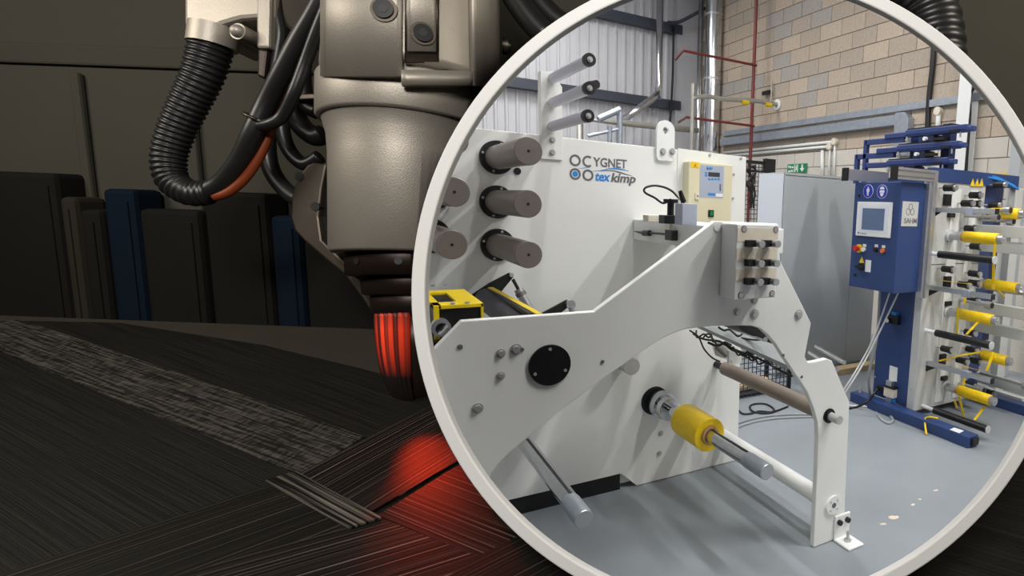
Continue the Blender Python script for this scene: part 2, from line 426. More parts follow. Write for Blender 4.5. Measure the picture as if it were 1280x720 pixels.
# ================================================================== WINDING MACHINE
YP, YA = 3.03, 2.0                             # front face of back panel, front face of arm plate
wm = thing('winding_machine', 'large white tape winding machine with rollers on its back panel and curved front arm', 'machine', (1.2, 2.6, 0))
mb = MB(); mb.prism([(-0.15, YP, 1.972), (2.098, YP, 1.95), (2.118, YP, 0.003), (1.40, YP, 0.003), (1.30, YP, 0.10), (-0.15, YP, 0.10)], (0, 0.04, 0))
panel = obj('back_panel', mb, MW, wm, bevel=0.003)
obj('rear_body', MB().box(-0.1, 1.72, YP + .04, YP + .5, .02, 1.80), MW, wm)
obj('plinth', MB().box(-0.15, 1.30, YP + .012, YP + .04, 0.0, 0.10), MBLACK, wm)
xs0 = PY(847, 187, YP).x
cov = obj('cover_plate', MB().prism([(xs0, YP - .004, 1.962), (2.094, YP - .004, 1.948), (2.102, YP - .004, 1.30), (xs0, YP - .004, 1.30)], (0, .004, 0)), MW, wm, bevel=0.001)
for u, v in [(858, 214), (857, 245), (887, 194), (926, 198), (917, 218), (916, 248)]:
    q = PY(u, v, YP - .004); obj('screw', MB().cyl(q, q + V((0, -.006, 0)), .008, seg=10), MSTEEL, cov)

def bolt(u, v, y, r, parent, m=MSTEEL, name='bolt', h=0.012):
    q = PY(u, v, y); mb = MB().cyl(q, q + V((0, -.003, 0)), r * 1.35, seg=16).cyl(q + V((0, -.003, 0)), q + V((0, -h, 0)), r, r * .9, seg=6)
    return obj(name, mb, m, parent)
# idler rollers
def idler(x, z, yend):
    fl = [(0.03, 0), (0.0, 0)]
    r = obj('idler_roller', MB().cyl((x, YP - .02, z), (x, yend + .004, z), .0555, seg=40), MROLL, wm)
    obj('end_face', MB().cyl((x, yend + .004, z), (x, yend, z), .0555, .053, seg=40), MROLLEND, r)
    obj('centre_hole', MB().cyl((x, yend + .001, z), (x, yend - .0008, z), .006, seg=12), MBLACK, r)
    obj('flange', MB().cyl((x, YP, z), (x, YP - .02, z), .078, seg=40), MBLACK, r)
    mb = MB()
    for k in range(4):
        t = math.pi / 4 + k * math.pi / 2 + 0.5; px_, pz_ = x + .067 * math.cos(t), z + .067 * math.sin(t)
        mb.cyl((px_, YP - .02, pz_), (px_, YP - .026, pz_), .006, seg=8)
    obj('flange_bolts', mb, MSTEEL, r)
for u, v in [(620.5, 197), (620.5, 252.5), (621.5, 306)]:
    q = PY(u, v, YP); idler(q.x, q.z, 2.47)
for u, v in [(566, 174), (568, 240), (565, 306)]:
    q = PY(u, v, 2.47); idler(q.x, q.z, 2.47)
q = PY(646.5, 214, YP); obj('round_plug', MB().cyl(q, q + V((0, -.006, 0)), .017, seg=20), MBLACK, wm)
# top bracket with three small rollers
yb = YP - .012
q = [PY(676, 90, yb), PY(690, 88, yb), PY(703, 104, yb), PY(703, 200, yb), PY(679, 198, yb)]
xl, xr = PY(678, 150, yb).x, PY(703, 150, yb).x
br = obj('roller_bracket', MB().prism([(xl, yb, 2.262), (xl + .055, yb, 2.268), (xr, yb, 2.20), (xr, yb, 1.848), (xl, yb, 1.848)], (0, .012, 0)).box(xl - .006, xl, yb - .0, yb + .05, 1.848, 2.262), MW, wm, bevel=.001)
for u, v in [(690.3, 175), (690.3, 190.7)]: bolt(u, v, yb, .011, br)
for i, (u, v) in enumerate([(690, 98.5), (690, 129), (689, 158.5)]):
    q = PY(u, v, yb); x, z = q.x, q.z; ye = 2.5
    r = obj('guide_roller', MB().cyl((x, yb - .02, z), (x, ye + .02, z), .0245, seg=28), MGREYR, wm)
    obj('hub', MB().cyl((x, yb, z), (x, yb - .02, z), .02, seg=20), MSTEEL, r)
    obj('end_cap', MB().cyl((x, ye + .02, z), (x, ye, z), .027, seg=28), MBLACK, r)
    obj('end_bolt', MB().cyl((x, ye, z), (x, ye - .004, z), .012, seg=16).cyl((x, ye - .004, z), (x, ye - .01, z), .007, seg=6), MSTEEL, r)
    if i == 1: obj('sensor', MB().cyl((x + .02, ye + .06, z + .022), (x + .035, ye + .01, z + .022), .018, seg=18), MBLACK, r)
# lifting lug
yl = YP - .018
cx, cz = PY(832.5, 166, yl).x, PY(832.5, 166, yl).z; hw = .055
outer, inner = [], []
zb = PY(832, 201, yl).z
angs = [math.pi * k / 12 for k in range(13)]
outer = [(cx + hw * math.cos(a), yl, cz + .012 + hw * math.sin(a)) for a in angs] + [(cx - hw, yl, zb + .02), (cx - hw + .012, yl, zb), (cx + hw - .012, yl, zb), (cx + hw, yl, zb + .02)]
inner = []
for p in outer:
    a = math.atan2(p[2] - (cz + .012), p[0] - cx); inner.append((cx + .018 * math.cos(a), yl, cz + .012 + .02 * math.sin(a)))
lug = obj('lifting_lug', MB().holed(outer, inner, (0, .018, 0)), MWB, wm, bevel=.001)
for u, v in [(828.5, 189.5), (840, 189.5)]: bolt(u, v, yl, .014, lug, h=.016)

# logo on the panel
yg = YP - .0012
def annulus(u, v, ro, ri, a0=0, a1=2 * math.pi, n=28):
    c = PY(u, v, yg); mb = MB(); full = abs(a1 - a0 - 2 * math.pi) < 1e-6
    P0 = [(c.x + ro * math.cos(a0 + (a1 - a0) * k / n), yg, c.z + ro * math.sin(a0 + (a1 - a0) * k / n)) for k in range(n + 1)]
    P1 = [(c.x + ri * math.cos(a0 + (a1 - a0) * k / n), yg, c.z + ri * math.sin(a0 + (a1 - a0) * k / n)) for k in range(n + 1)]
    mb.add(P0 + P1 + [(x, yg + .0012, z) for x, _, z in P0] + [(x, yg + .0012, z) for x, _, z in P1],
           [[k, k + 1, n + 2 + k, n + 1 + k] for k in range(n)] + [[k, k + 1, 2 * n + 3 + k, 2 * n + 2 + k] for k in range(n)])
    return mb
kk = PY(719, 200, yg); pxm = PY(720, 200, yg).x - kk.x    # metres per pixel column there
ro = 7.1 * pxm; ri = 4.6 * pxm
logo = obj('logo_ring', annulus(719, 200.5, ro, ri), MLOGOG, wm)
obj('logo_ring', annulus(735, 201.8, ro, ri, math.radians(50), math.radians(310)), MLOGOG, wm)
obj('logo_ring', annulus(719, 217.5, ro, ri), MLOGOG, wm); obj('logo_ring', annulus(735, 219, ro, ri), MLOGOG, wm)
c = PY(719, 217.5, yg); obj('logo_dot', MB().cyl((c.x, yg + .0012, c.z), (c.x, yg, c.z), 3.5 * pxm, seg=24), MLOGOB, wm)
a = PY(741.5, 207.5, yg); b = PY(783.5, 209, yg)
text('logo_lettering', 'YGNET', .064, (a.x, yg, a.z), (1, 0, 0), (0, 0, 1), MLOGOG, wm, bold=.0012, width=b.x - a.x)
a = PY(744, 225.5, yg); b = PY(763, 226, yg)
text('logo_lettering', 'tex', .066, (a.x, yg, a.z), (1, 0, 0), (0, 0, 1), MLOGOB, wm, bold=.0018, shear=.22, width=b.x - a.x)
a = PY(763.5, 227, yg); b = PY(794.5, 229, yg)
text('logo_lettering', 'kimp', .066, (a.x, yg, a.z), (1, 0, 0), (0, 0, 1), MLOGOG, wm, bold=.0018, shear=.22, width=b.x - a.x)
def swoosh(top, bot, m):
    T = [PY(u, v, yg) for u, v in top]; Bm = [PY(u, v, yg) for u, v in bot]; n = len(T)
    mb = MB().add(T + Bm, [[k, k + 1, n + k + 1, n + k] for k in range(n - 1)]); return obj('logo_swoosh', mb, m, wm)
swoosh([(738, 214), (750, 213), (762, 210.2), (770, 210), (777, 211), (786, 213.5)], [(738, 214.3), (750, 213.7), (762, 211.6), (770, 211.6), (777, 212.6), (786, 214)], MLOGOB)
swoosh([(750, 213.8), (758, 212.9), (767, 212.8), (776, 215), (783, 217.5), (790, 219.6)], [(750, 214.1), (758, 213.8), (767, 214.2), (776, 216.8), (783, 218.8), (790, 220)], MLOGOG)
swoosh([(722, 210.4), (730, 209.6), (738, 208.8)], [(722, 210.7), (730, 210.4), (738, 209.3)], MLOGOB)

# beige controller on the panel
yc = YP - .07
x0, x1 = PY(860.5, 240, yc).x, PY(915, 240, yc).x; z1, z0 = PY(888, 204, yc).z, 1.46
ctl = obj('controller_box', MB().box(x0, x1, yc, YP - .004, z0, z1), MBEIGE, wm, bevel=.004)
def facebox(name, u0, v0, u1, v1, y, t, m, parent, bevel=0):
    a, b, c_, d = PY(u0, v0, y), PY(u1, v0, y), PY(u1, v1, y), PY(u0, v1, y)
    xa, xb = (a.x + d.x) / 2, (b.x + c_.x) / 2; za, zb_ = (a.z + b.z) / 2, (c_.z + d.z) / 2
    return obj(name, MB().box(min(xa, xb), max(xa, xb), y, y + t, min(za, zb_), max(za, zb_)), m, parent, bevel)
facebox('faceplate', 875, 207, 904.5, 247, yc - .002, .002, MFACE, ctl)
facebox('display', 885.5, 215.5, 899.8, 221, yc - .003, .002, MLCD, ctl)
for k in range(4): facebox('key', 885.5 + k * 3.8, 222.8, 888.2 + k * 3.8, 225.2, yc - .003, .002, MLOGOB, ctl)
for k in range(2): facebox('key', 881.3, 215 + k * 3.2, 884, 217.4 + k * 3.2, yc - .003, .002, MLOGOB, ctl)
for k in range(4): facebox('key', 899.5, 230.5 + k * 2.2, 901.3, 231.8 + k * 2.2, yc - .003, .002, MBLACK, ctl)
a = PY(883, 211.7, yc - .003); b = PY(891, 212, yc - .003)
text('maker_lettering', 'SAF', .022, (a.x, yc - .003, a.z), (1, 0, 0), (0, 0, 1), MLOGOB, ctl, bold=.0008, width=b.x - a.x)
facebox('label_plate', 895, 242, 903.5, 246, yc - .003, .001, MWB, ctl)
facebox('label_plate', 885, 241.5, 894, 244.5, yc - .003, .001, MLOGOB, ctl)
st = facebox('warning_sticker', 863.6, 202.5, 874.4, 209.3, yc - .002, .002, MSIGNY, ctl)
c = PY(869, 206.8, yc - .0025); obj('warning_triangle', MB().prism([(c.x - .011, yc - .0025, c.z - .006), (c.x + .011, yc - .0025, c.z - .006), (c.x, yc - .0025, c.z + .011)], (0, -.0005, 0)), MORANGE, st)
facebox('latch', 869.5, 241.5, 874, 249.5, yc - .008, .008, MCREAM, ctl, .001); q = PY(872, 245, yc - .008); obj('latch_screw', MB().cyl(q, q + V((0, -.002, 0)), .005, seg=10), MLOGOG, ctl)
rs = facebox('rocker_switch', 885.8, 262.5, 892.5, 271.3, yc - .006, .006, MBLACK, ctl, .001)
facebox('rocker', 888, 264, 891.2, 269.5, yc - .011, .006, MSIGNG, rs)

# tie beam from panel to arm, with sensor bits on top
tb = obj('tie_beam', MB().box(1.36, 1.62, YA + .03, YP, 1.452, 1.562), MWB, wm, bevel=.006)
def on_top(u, v, z=1.562): return PZ(u, v, z)
q = on_top(838, 279.5); sen = obj('sensor_block', MB().box(q.x - .045, q.x + .045, q.y - .03, q.y + .03, 1.562, 1.60), MBLACK, wm, .002)
obj('stem', MB().cyl((q.x, q.y, 1.60), (q.x, q.y, 1.655), .016, seg=14).cyl((q.x, q.y, 1.655), (q.x, q.y, 1.672), .034, seg=16), MBLACK, sen)
pl = [V((q.x, q.y, 1.672))] + [PY(u, v, q.y) for u, v in [(829, 254), (818, 247), (808, 242), (805, 238), (808, 234), (818, 232), (830, 234), (840, 239), (847, 246)]]
g = on_top(859, 281); top = V((g.x - .02, g.y, 1.66)); 
obj('cable', MB().tube(pl + [top], .005, seg=8), MBLACK, sen)
gb = obj('grey_junction_box', MB().box(g.x - .045, g.x + .03, g.y - .035, g.y + .035, 1.562, 1.655), MFACE, wm, .003)
obj('gland', MB().cyl(top, top + V((-.02, 0, .05)), .013, .009, seg=10), MBLACK, gb)
q = on_top(823, 277.3); obj('cream_terminal', MB().box(q.x - .07, q.x + .05, q.y - .03, q.y + .03, 1.562, 1.595), MCREAM, wm, .003)
ys = y_for(1.355, 1.5, 842)
cl = obj('clamp', MB().box(1.325, 1.36, ys - .035, ys + .035, 1.478, 1.527), MBLACK, wm, .002)
obj('plug', MB().cyl((1.345, ys, 1.527), (1.345, ys, 1.58), .012, seg=12).cyl((1.345, ys, 1.58), (1.345, ys, 1.62), .008, seg=12), MPIPE, cl)
ys2 = y_for(1.34, 1.5, 809)
obj('cable', MB().tube([(1.335, ys, 1.505), (1.335, (ys + ys2) / 2, 1.503), (1.34, ys2, 1.498)], .0055, seg=8).cyl((1.34, ys2 - .03, 1.499), (1.34, ys2 + .04, 1.495), .015, seg=12).cyl((1.34, ys2 + .04, 1.495), (1.345, ys2 + .17, 1.497), .009, .002, seg=10), MBLACK, cl)

# front arm plate
def xz(u, v): q = PY(u, v, YA); return (q.x, YA, q.z)
arm_out = [(.03, YA, .0), (.03, YA, .965), (.319, YA, 1.262), (.753, YA, 1.262), (1.247, YA, 1.590), (1.56, YA, 1.585)]
arm_out += [xz(975, 325), xz(1014, 404), xz(1006, 446), xz(1010, 453), xz(1019, 452), xz(1034, 448.5), xz(1040, 451), xz(1062, 503)] + [(2.078, YA, 0.003), (1.874, YA, 0.003)]
arm_in = [xz(u, v) for u, v in [(1021, 600), (1023, 545), (1022, 528), (1017, 510), (1009, 490), (997, 472), (980, 447), (970, 431), (960, 419), (951, 411), (940, 407.5), (920, 407), (885, 408), (860, 411), (845, 415), (830, 422), (815, 431), (803, 439), (760, 469.5), (710, 506), (668, 540), (650, 555), (636, 567), (624, 579), (614, 592), (608, 606), (605, 625)]]
arm_in.append((.36, YA, 0.0))
arm = obj('front_arm', MB().prism(arm_out + arm_in, (0, .03, 0)), MW, wm, bevel=.004)
q = PY(687, 456, YA)
cvr = obj('round_cover', MB().cyl(q, q + V((0, -.008, 0)), .0715, seg=48), MBLK2, arm, .001)
for a in (90, 205, 335):
    p = q + V((.057 * math.cos(math.radians(a)), -.008, .057 * math.sin(math.radians(a)))); obj('cover_screw', MB().cyl(p, p + V((0, -.003, 0)), .0055, seg=10), MSTEEL, cvr)
for u, v, r in [(575, 433.5, .006), (626, 441.5, .011), (645, 436.5, .014), (652.5, 436.8, .005), (626, 469.5, .010), (597, 510, .013), (753, 452, .005), (998, 393, .017), (921, 390.5, .012), (943, 392.5, .016), (942.5, 375, .014), (979, 444, .005), (1002, 471, .005)]:
    bolt(u, v, YA, r, arm, m=MSTEEL if r > .007 else MLOGOG, h=.004 if r < .007 else .010)
q = PY(896.5, 284.5, YA); obj('bushing', MB().cyl(q, q + V((0, -.003, 0)), .0155, seg=20), MWB, arm)
for u, v in [(1020, 433), (1012, 441)]:
    q = PY(u, v, 2.35); obj('tie_rod', MB().cyl(q, V((q.x, YA + .03, q.z)) + V((-.1, 0, 0)), .011, seg=16), MCHROME, wm)
# right end shaft, disc, foot
q = PY(1036, 519.5, YA); obj('shaft_collar', MB().cyl(q, q + V((0, -.006, 0)), .036, seg=28).cyl(q + V((0, -.006, 0)), q + V((0, -.014, 0)), .029, seg=28), MBLK2, arm)
obj('shaft_end', MB().cyl(q + V((0, -.014, 0)), q + V((0, -.075, 0)), .021, seg=24), MSTEEL, arm)
qt = V((1.928, 0, .673))
obj('support_roller', MB().cyl((qt.x, YA + .075, qt.z), (qt.x, 2.93, qt.z), .041, seg=36), MTAN, wm)
obj('roller_journal', MB().cyl((qt.x, YA + .03, qt.z), (qt.x, YA + .075, qt.z), .0415, seg=24).cyl((qt.x, 2.93, qt.z), (qt.x, YP, qt.z), .022, seg=20), MBLK2, wm)
q = PY(1040.5, 630.5, YA); dsc = obj('tie_bar_flange', MB().cyl(q, q + V((0, -.012, 0)), .048, seg=32), MWB, arm, .001)
obj('flange_hole', MB().cyl(q + V((0, -.0122, 0)), q + V((0, -.013, 0)), .014, seg=16), MLOGOG, dsc)
for k in range(4):
    a = math.pi / 4 + k * math.pi / 2; p = q + V((.032 * math.cos(a), -.012, .032 * math.sin(a))); obj('flange_screw', MB().cyl(p, p + V((0, -.002, 0)), .005, seg=8), MALU, dsc)
obj('tie_bar', MB().cyl((1.987, YA + .03, .198), (1.987, YP, .198), .044, seg=32), MWB, wm)
ft = V((1.985, YA, 0)); 
fb = obj('foot_bracket', MB().box(2.0, 2.105, YA - .012, YA, 0.0, .135).box(2.0, 2.105, YA - .115, YA, 0.0, .014), MWB, wm, .006)
for dx in (.025, .08): obj('foot_bolt', MB().cyl((2.0 + dx, YA - .012, .10), (2.0 + dx, YA - .028, .10), .014, seg=12), MBLACK, fb)
obj('levelling_bolt', MB().cyl((2.05, YA - .055, .014), (2.05, YA - .055, .022), .02, seg=6).cyl((2.05, YA - .055, .022), (2.05, YA - .055, .065), .008, seg=12), MSTEEL, fb)
# valve box
X0, X1, YF, Z0, Z1 = 1.276, 1.482, 1.892, 1.288, 1.584
vb = obj('valve_box', MB().box(X0, X1, YF, YA, Z0, Z1), MWB, wm, .005)
vbx = V((1.38, 1.9, 1.43))
for i, v0, v1 in [(0, 284, 300.5), (1, 308, 324), (2, 334, 348)]:
    dz = (Z1 - Z0) / 93
    z_t = Z1 - .006 - (v0 - 281) * dz; z_b = Z1 - .006 - (v1 - 281) * dz
    obj('tape_label', MB().box(X0 + .005, X1 - .003, YF - .0012, YF, z_b, z_t), MCREAM, vb)
for u, v in [(941, 304), (961, 304), (940.5, 328), (960, 328), (939.5, 351), (959, 351)]:
    q = PY(u - 6, v, YF); kb = obj('valve_mount', MB().box(q.x - .016, q.x + .024, YF - .028, YF, q.z - .013, q.z + .013), MBLACK, vb, .001)
    e = V((q.x + .024, YF - .012, q.z)); obj('valve_knob', MB().cyl(e + V((.004, 0, 0)), e + V((.004, -.045, 0)), .0145, seg=20), MALU, kb)
for u, v in [(930, 286.5), (969.5, 287.5), (926, 369), (965, 367)]:
    q = PY(u, v, YF); s_ = obj('corner_screw', MB().cyl(q, q + V((0, -.003, 0)), .011, seg=16), MALU, vb); obj('screw_ring', MB().cyl(q, q + V((0, -.0015, 0)), .0135, seg=16), MMAROON, s_)
# cable tray under the arm (grey board with wiring and chrome rod)
tz = .93
obj('added_dark_block', MB().prism([PY(916, 402, 2.22), PY(945, 400, 2.22), PY(962, 412, 2.22), PY(966, 430, 2.22), PY(950, 424, 2.22), PY(928, 414, 2.22)], (0, .25, 0)), MBLACK, wm)  # black block added to darken the opening below the arm
tr = obj('tray_board', MB().prism([PY(872, 410, 2.85), PY(985, 462, 2.15), PY(1000, 430, 2.2), PY(930, 400, 2.75)], (0, 0, .02)), MCAB, wm)
rr = random.Random(5)
def wire(pts, r=.004, m=MBLACK): obj('wire', MB().tube(pts, r, seg=6), m, wm)
wire([PY(866, 417, 2.85), PY(880, 424, 2.8), PY(900, 427, 2.7), PY(921, 438, 2.6), PY(950, 449, 2.4), PY(975, 463, 2.25), PY(990, 470, 2.15)], .006)
wire([PY(862, 413, 2.85), PY(873, 421, 2.8), PY(880, 436, 2.8), PY(890, 447, 2.8), PY(900, 452, 2.8)], .005)
wire([PY(900, 411, 2.7), PY(915, 419, 2.6), PY(930, 423, 2.5), PY(945, 425, 2.4), PY(957, 424, 2.3)], .005)
wire([PY(898, 409, 2.6), PY(905, 413, 2.6), PY(912, 412, 2.6), PY(922, 420, 2.5), PY(928, 417, 2.5)], .006)
wire([PY(885, 428, 2.8), PY(895, 432, 2.75), PY(905, 430, 2.7), PY(915, 437, 2.65), PY(930, 442, 2.55), PY(940, 443, 2.5)], .007)
for k in range(7):
    f0 = rr.uniform(0, .75); base = [PY(868 + 118 * (f0 + j * .04) + rr.uniform(-3, 3), 416 + 50 * (f0 + j * .04) + rr.uniform(-5, 4), 2.83 - .7 * (f0 + j * .04)) for j in range(6)]
    wire(base, .005)
obj('chrome_rod', MB().cyl(PY(912, 408, 2.5), PY(957, 424.5, 2.12), .012, seg=16), MCHROME, wm)
hb = obj('roller_holder', MB().obox(PY(903, 438, 2.78), V((.05, -.02, -.02)), V((.01, .03, .01)), V((.0, .01, .03))), MWB, wm, .003)
obj('holder_lever', MB().bar(PY(895, 434, 2.76), PY(908, 446, 2.7), .02, .012), MROLL, hb)
obj('holder_plate', MB().obox(PY(918, 446, 2.74), V((.045, 0, 0)), V((0, .01, 0)), V((0, 0, .04))), MW, wm, .002)
q = PY(790, 458.5, 2.87); obj('alloy_stub', MB().cyl((q.x, YP, q.z), (q.x, 2.87, q.z), .046, seg=32), MSTEEL, wm)
# spindles
def spindle(x, z, ye, chuck):
    s_ = obj('spindle', MB().cyl((x, YP, z), (x, ye + .14, z), .0345, seg=28), MCHROME, wm)
    obj('spindle_nose', MB().cyl((x, ye + .16, z), (x, ye + .14, z), .0345, .0375, seg=28).cyl((x, ye + .14, z), (x, ye, z), .0375, seg=32), MGALV, s_)
    obj('nose_face', MB().cyl((x, ye, z), (x, ye - .003, z), .036, .034, seg=32), MALU, s_)
    obj('key_slot', MB().box(x - .006, x + .006, ye + .15, YP - .25, z + .031, z + .036), MBLACK, s_)
    if chuck:
        c_ = obj('chuck', MB().cyl((x, YP - .02, z), (x, YP - .10, z), .076, seg=36).cyl((x, YP - .10, z), (x, YP - .16, z), .066, seg=36), MCHROME, s_)
        obj('chuck_recess', MB().cyl((x - .02, YP, z + .01), (x - .02, YP - .003, z + .01), .085, seg=36), MBLACK, s_)
spindle(1.527, .496, 1.955, True); spindle(.714, .482, 2.0, False)
for u, v in [(826, 541.5), (824, 566.5)]: bolt(u, v, YP, .012, panel)
sp = thing('tape_spool', 'wide yellow tape spool on the chrome spindle of the white winding machine', 'tape spool', (1.527, 2.57, .496))
x, z = 1.527, .496
outer = [(x + .088 * math.cos(2 * math.pi * k / 48), 2.70, z + .088 * math.sin(2 * math.pi * k / 48)) for k in range(48)]
inner = [(x + .048 * math.cos(2 * math.pi * k / 48), 2.70, z + .048 * math.sin(2 * math.pi * k / 48)) for k in range(48)]
o_ = obj('tape_winding', MB().holed(outer, inner, (0, -.26, 0)), MTAPE, sp, .004)
o_in = [(x + .036 * math.cos(2 * math.pi * k / 48), 2.75, z + .036 * math.sin(2 * math.pi * k / 48)) for k in range(48)]
obj('core', MB().holed([(a, 2.75, c_) for a, _, c_ in inner], o_in, (0, -.325, 0)), MCARD, sp, .001)
# yellow sensor head at the left
hd = obj('sensor_head', MB().box(.262, .392, 2.10, 2.42, 1.20, 1.292), MBLACK, wm, .002)
obj('yellow_frame', MB().box(.252, .402, 2.09, 2.16, 1.288, 1.30).box(.252, .402, 2.38, 2.44, 1.288, 1.30).box(.33, .402, 2.16, 2.38, 1.288, 1.30).box(.252, .275, 2.09, 2.44, 1.288, 1.30).box(.252, .268, 2.088, 2.1, 1.19, 1.30).box(.394, .402, 2.09, 2.44, 1.2, 1.3), MYEL, hd, .001)
q = PY(550, 408, 2.10); kn = obj('clamp_knob', MB().cyl(q, q + V((0, -.03, 0)), .029, seg=24), MALU, hd); obj('knob_screw', MB().cyl(q + V((0, -.03, 0)), q + V((0, -.045, 0)), .019, seg=20).cyl(q + V((0, -.045, 0)), q + V((0, -.05, 0)), .008, seg=6), MCHROME, kn)
for u, v in [(566, 380.5), (584, 379.5), (541, 358), (557, 357.5)]:
    p = PZ(u, v, 1.30); obj('frame_screw', MB().cyl(p, p + V((0, 0, .006)), .008, seg=10), MSTEEL, hd)
obj('head_base', MB().box(.20, .40, 2.06, 2.5, 1.10, 1.19), MBLK2, wm)
# pressure roller with yellow guard
pr = obj('pressure_roller', MB().cyl((.575, 2.92, 1.178), (.575, 2.06, 1.178), .052, seg=36), MRUB, wm)
obj('guard_bar', MB().bar(PY(613, 360.5, 2.9), PY(674, 394, 2.12), .022, .012), MYEL, wm)
obj('guard_edge', MB().bar(PY(612, 362.5, 2.88), PY(664, 394, 2.1), .016, .012), MBLACK, wm)
pv = [PY(582, 374, 2.95), PY(611, 354.5, 2.95), PY(636, 341.5, 2.95), PY(641, 342, 2.95), PY(642, 346, 2.95), PY(628, 363, 2.95), PY(610, 385, 2.95), PY(585, 390, 2.95)]
sb = obj('swing_bracket', MB().prism(pv, (0, .014, 0)), MBLACK, wm)
q = PY(639, 343.5, 2.95); obj('pivot_pin', MB().cyl(q + V((0, -.012, 0)), q + V((0, .03, 0)), .010, seg=14), MSTEEL, sb)
p0, p1 = PY(641, 349, 2.94), PY(668, 398, 2.9)
cy_ = obj('air_cylinder', MB().cyl(p0.lerp(p1, .25), p1, .022, seg=18), MALU, wm); obj('piston_rod', MB().cyl(p0, p0.lerp(p1, .4), .008, seg=10), MBLACK, cy_)
obj('cylinder_rib', MB().cyl(p0.lerp(p1, .33) , p0.lerp(p1, .42), .026, seg=6), MROLLEND, cy_)
pv = [PY(677, 392, 2.6), PY(708, 375.5, 2.6), PY(713, 375, 2.6), PY(714, 381, 2.6), PY(700, 392, 2.6), PY(690, 400, 2.6)]
sb2 = obj('swing_bracket', MB().prism(pv, (0, .014, 0)), MBLACK, wm); q = PY(713, 380.5, 2.59); obj('pivot_pin', MB().cyl(q + V((0, -.012, 0)), q + V((0, .03, 0)), .021, seg=18), MALU, sb2)
obj('link_rod', MB().cyl(PY(713.5, 383, 2.58), PY(717, 397, 2.58), .013, seg=12), MALU, sb2)

# ================================================================== BOBBIN RACK (blue winder on the right)
YR = 2.98                                       # front face of the white spindle plate
rk = thing('bobbin_winder', 'tall blue bobbin winder with touch screen box and white spindle plate', 'machine', (4.1, 3.15, 0))
obj('base_rail', MB().box(3.66, 3.78, 2.38, 3.56, 0.0, .085), MBLUE, rk, .006)
obj('base_rail', MB().box(4.70, 4.82, 2.38, 3.56, 0.0, .085), MBLUE, rk, .006)
obj('rail_label', MB().prism([PZ(1187, 537, .0855), PZ(1199, 541.5, .0855), PZ(1205, 538.5, .0855), PZ(1193, 534.5, .0855)], (0, 0, .001)), MWB, rk)
obj('rail_cap', MB().box(3.69, 3.76, 2.36, 2.39, .02, .07), MBLACK, rk)
obj('rail_stud', MB().cyl((3.72, 3.5, .085), (3.72, 3.5, .13), .008, seg=10).cyl((3.72, 3.5, .085), (3.72, 3.5, .095), .016, seg=6), MSTEEL, rk)
body = obj('body', MB().box(3.79, 4.75, YR + .07, 3.42, .085, 1.93), MBLUE, rk, .006)
PR = PY(1226, 300, YR).x
plate = obj('spindle_plate', MB().box(3.79, PR, YR, YR + .07, .065, 1.25).box(3.79, PR, YR, YR + .07, 1.256, 1.90), MPLATE, rk, .003)
for k, (u0, u1) in enumerate([(1176, 1187), (1198, 1207)]):
    xa, xb = PY(u0, 400, YR).x, PY(u1, 400, YR).x
    obj('plate_rib', MB().box(xa, xb, YR - .008, YR, .10, 1.85), MW, rk, .002)
obj('header_panel', MB().box(3.80, 4.95, YR - .01, YR + .06, 1.895, 2.0), MBLUE, rk, .003)
for k in range(3):
    q = PY(1216 + k * 5.5, 229.5, YR - .012); obj('warning_triangle', MB().prism([(q.x - .03, YR - .012, q.z - .02), (q.x + .03, YR - .012, q.z - .02), (q.x, YR - .012, q.z + .04)], (0, .002, 0)), MSIGNY, rk)
q = PY(1165, 220, YR - .01); obj('header_label', MB().box(q.x - .02, q.x + .02, YR - .013, YR - .01, q.z - .018, q.z + .018), MWB, rk)
# navy back and white post on the right
obj('rear_panel', MB().box(PR + .002, 5.25, 3.30, 3.36, .45, 1.95), MNAVY, rk)
obj('rear_rail', MB().cyl((PR + .27, 3.27, .45), (PR + .27, 3.27, 1.9), .02, seg=12), MBLUE, rk)
obj('right_post', MB().box(4.93, 5.05, 2.98, 3.05, .0, 1.9), MPLATE, rk, .003)
# touch screen box
XH = 3.45
hm = obj('control_box', MB().box(XH, 3.79, YR, 3.45, 1.045, 1.875), MBLUE, rk, .005)
def side(name, u0, v0, u1, v1, x, t, m, parent, bevel=0):    # panel lying on a face that looks towards -x
    a, b, c_, d = PX(u0, v0, x), PX(u1, v0, x), PX(u1, v1, x), PX(u0, v1, x)
    ya, yb_ = (a.y + d.y) / 2, (b.y + c_.y) / 2; za, zb_ = (a.z + b.z) / 2, (c_.z + d.z) / 2
    return obj(name, MB().box(x, x + t, min(ya, yb_), max(ya, yb_), min(za, zb_), max(za, zb_)), m, parent, bevel)
bz = side('screen_bezel', 1070.5, 252.5, 1113.5, 296, XH - .014, .014, MWB, hm, .003)
side('screen_surround', 1074, 257, 1110, 291, XH - .0155, .002, MCABL, bz); side('screen', 1077.5, 260.5, 1105, 287.5, XH - .017, .002, MSCREEN, bz)
side('maker_mark', 1072, 290, 1074, 292, XH - .0155, .001, MLOGOG, bz); side('maker_mark', 1075, 291, 1083, 292.5, XH - .0155, .001, MFACE, bz)
def xdisc(name, u, v, r, t, m, parent, seg=28): q = PX(u, v, XH); return obj(name, MB().cyl(q, q + V((-t, 0, 0)), r, seg=seg), m, parent)
def xpoly(name, pts, u, v, s, m, parent, off=.0032):
    q = PX(u, v, XH); return obj(name, MB().prism([q + V((-off, -a * s, b * s)) for a, b in pts], (.0008, 0, 0)), m, parent)
s1 = xdisc('mandatory_sign', 1085.3, 239, .052, .002, MWB, hm); xdisc('sign_face', 1085.3, 239, .049, .0028, MSIGNB, s1)
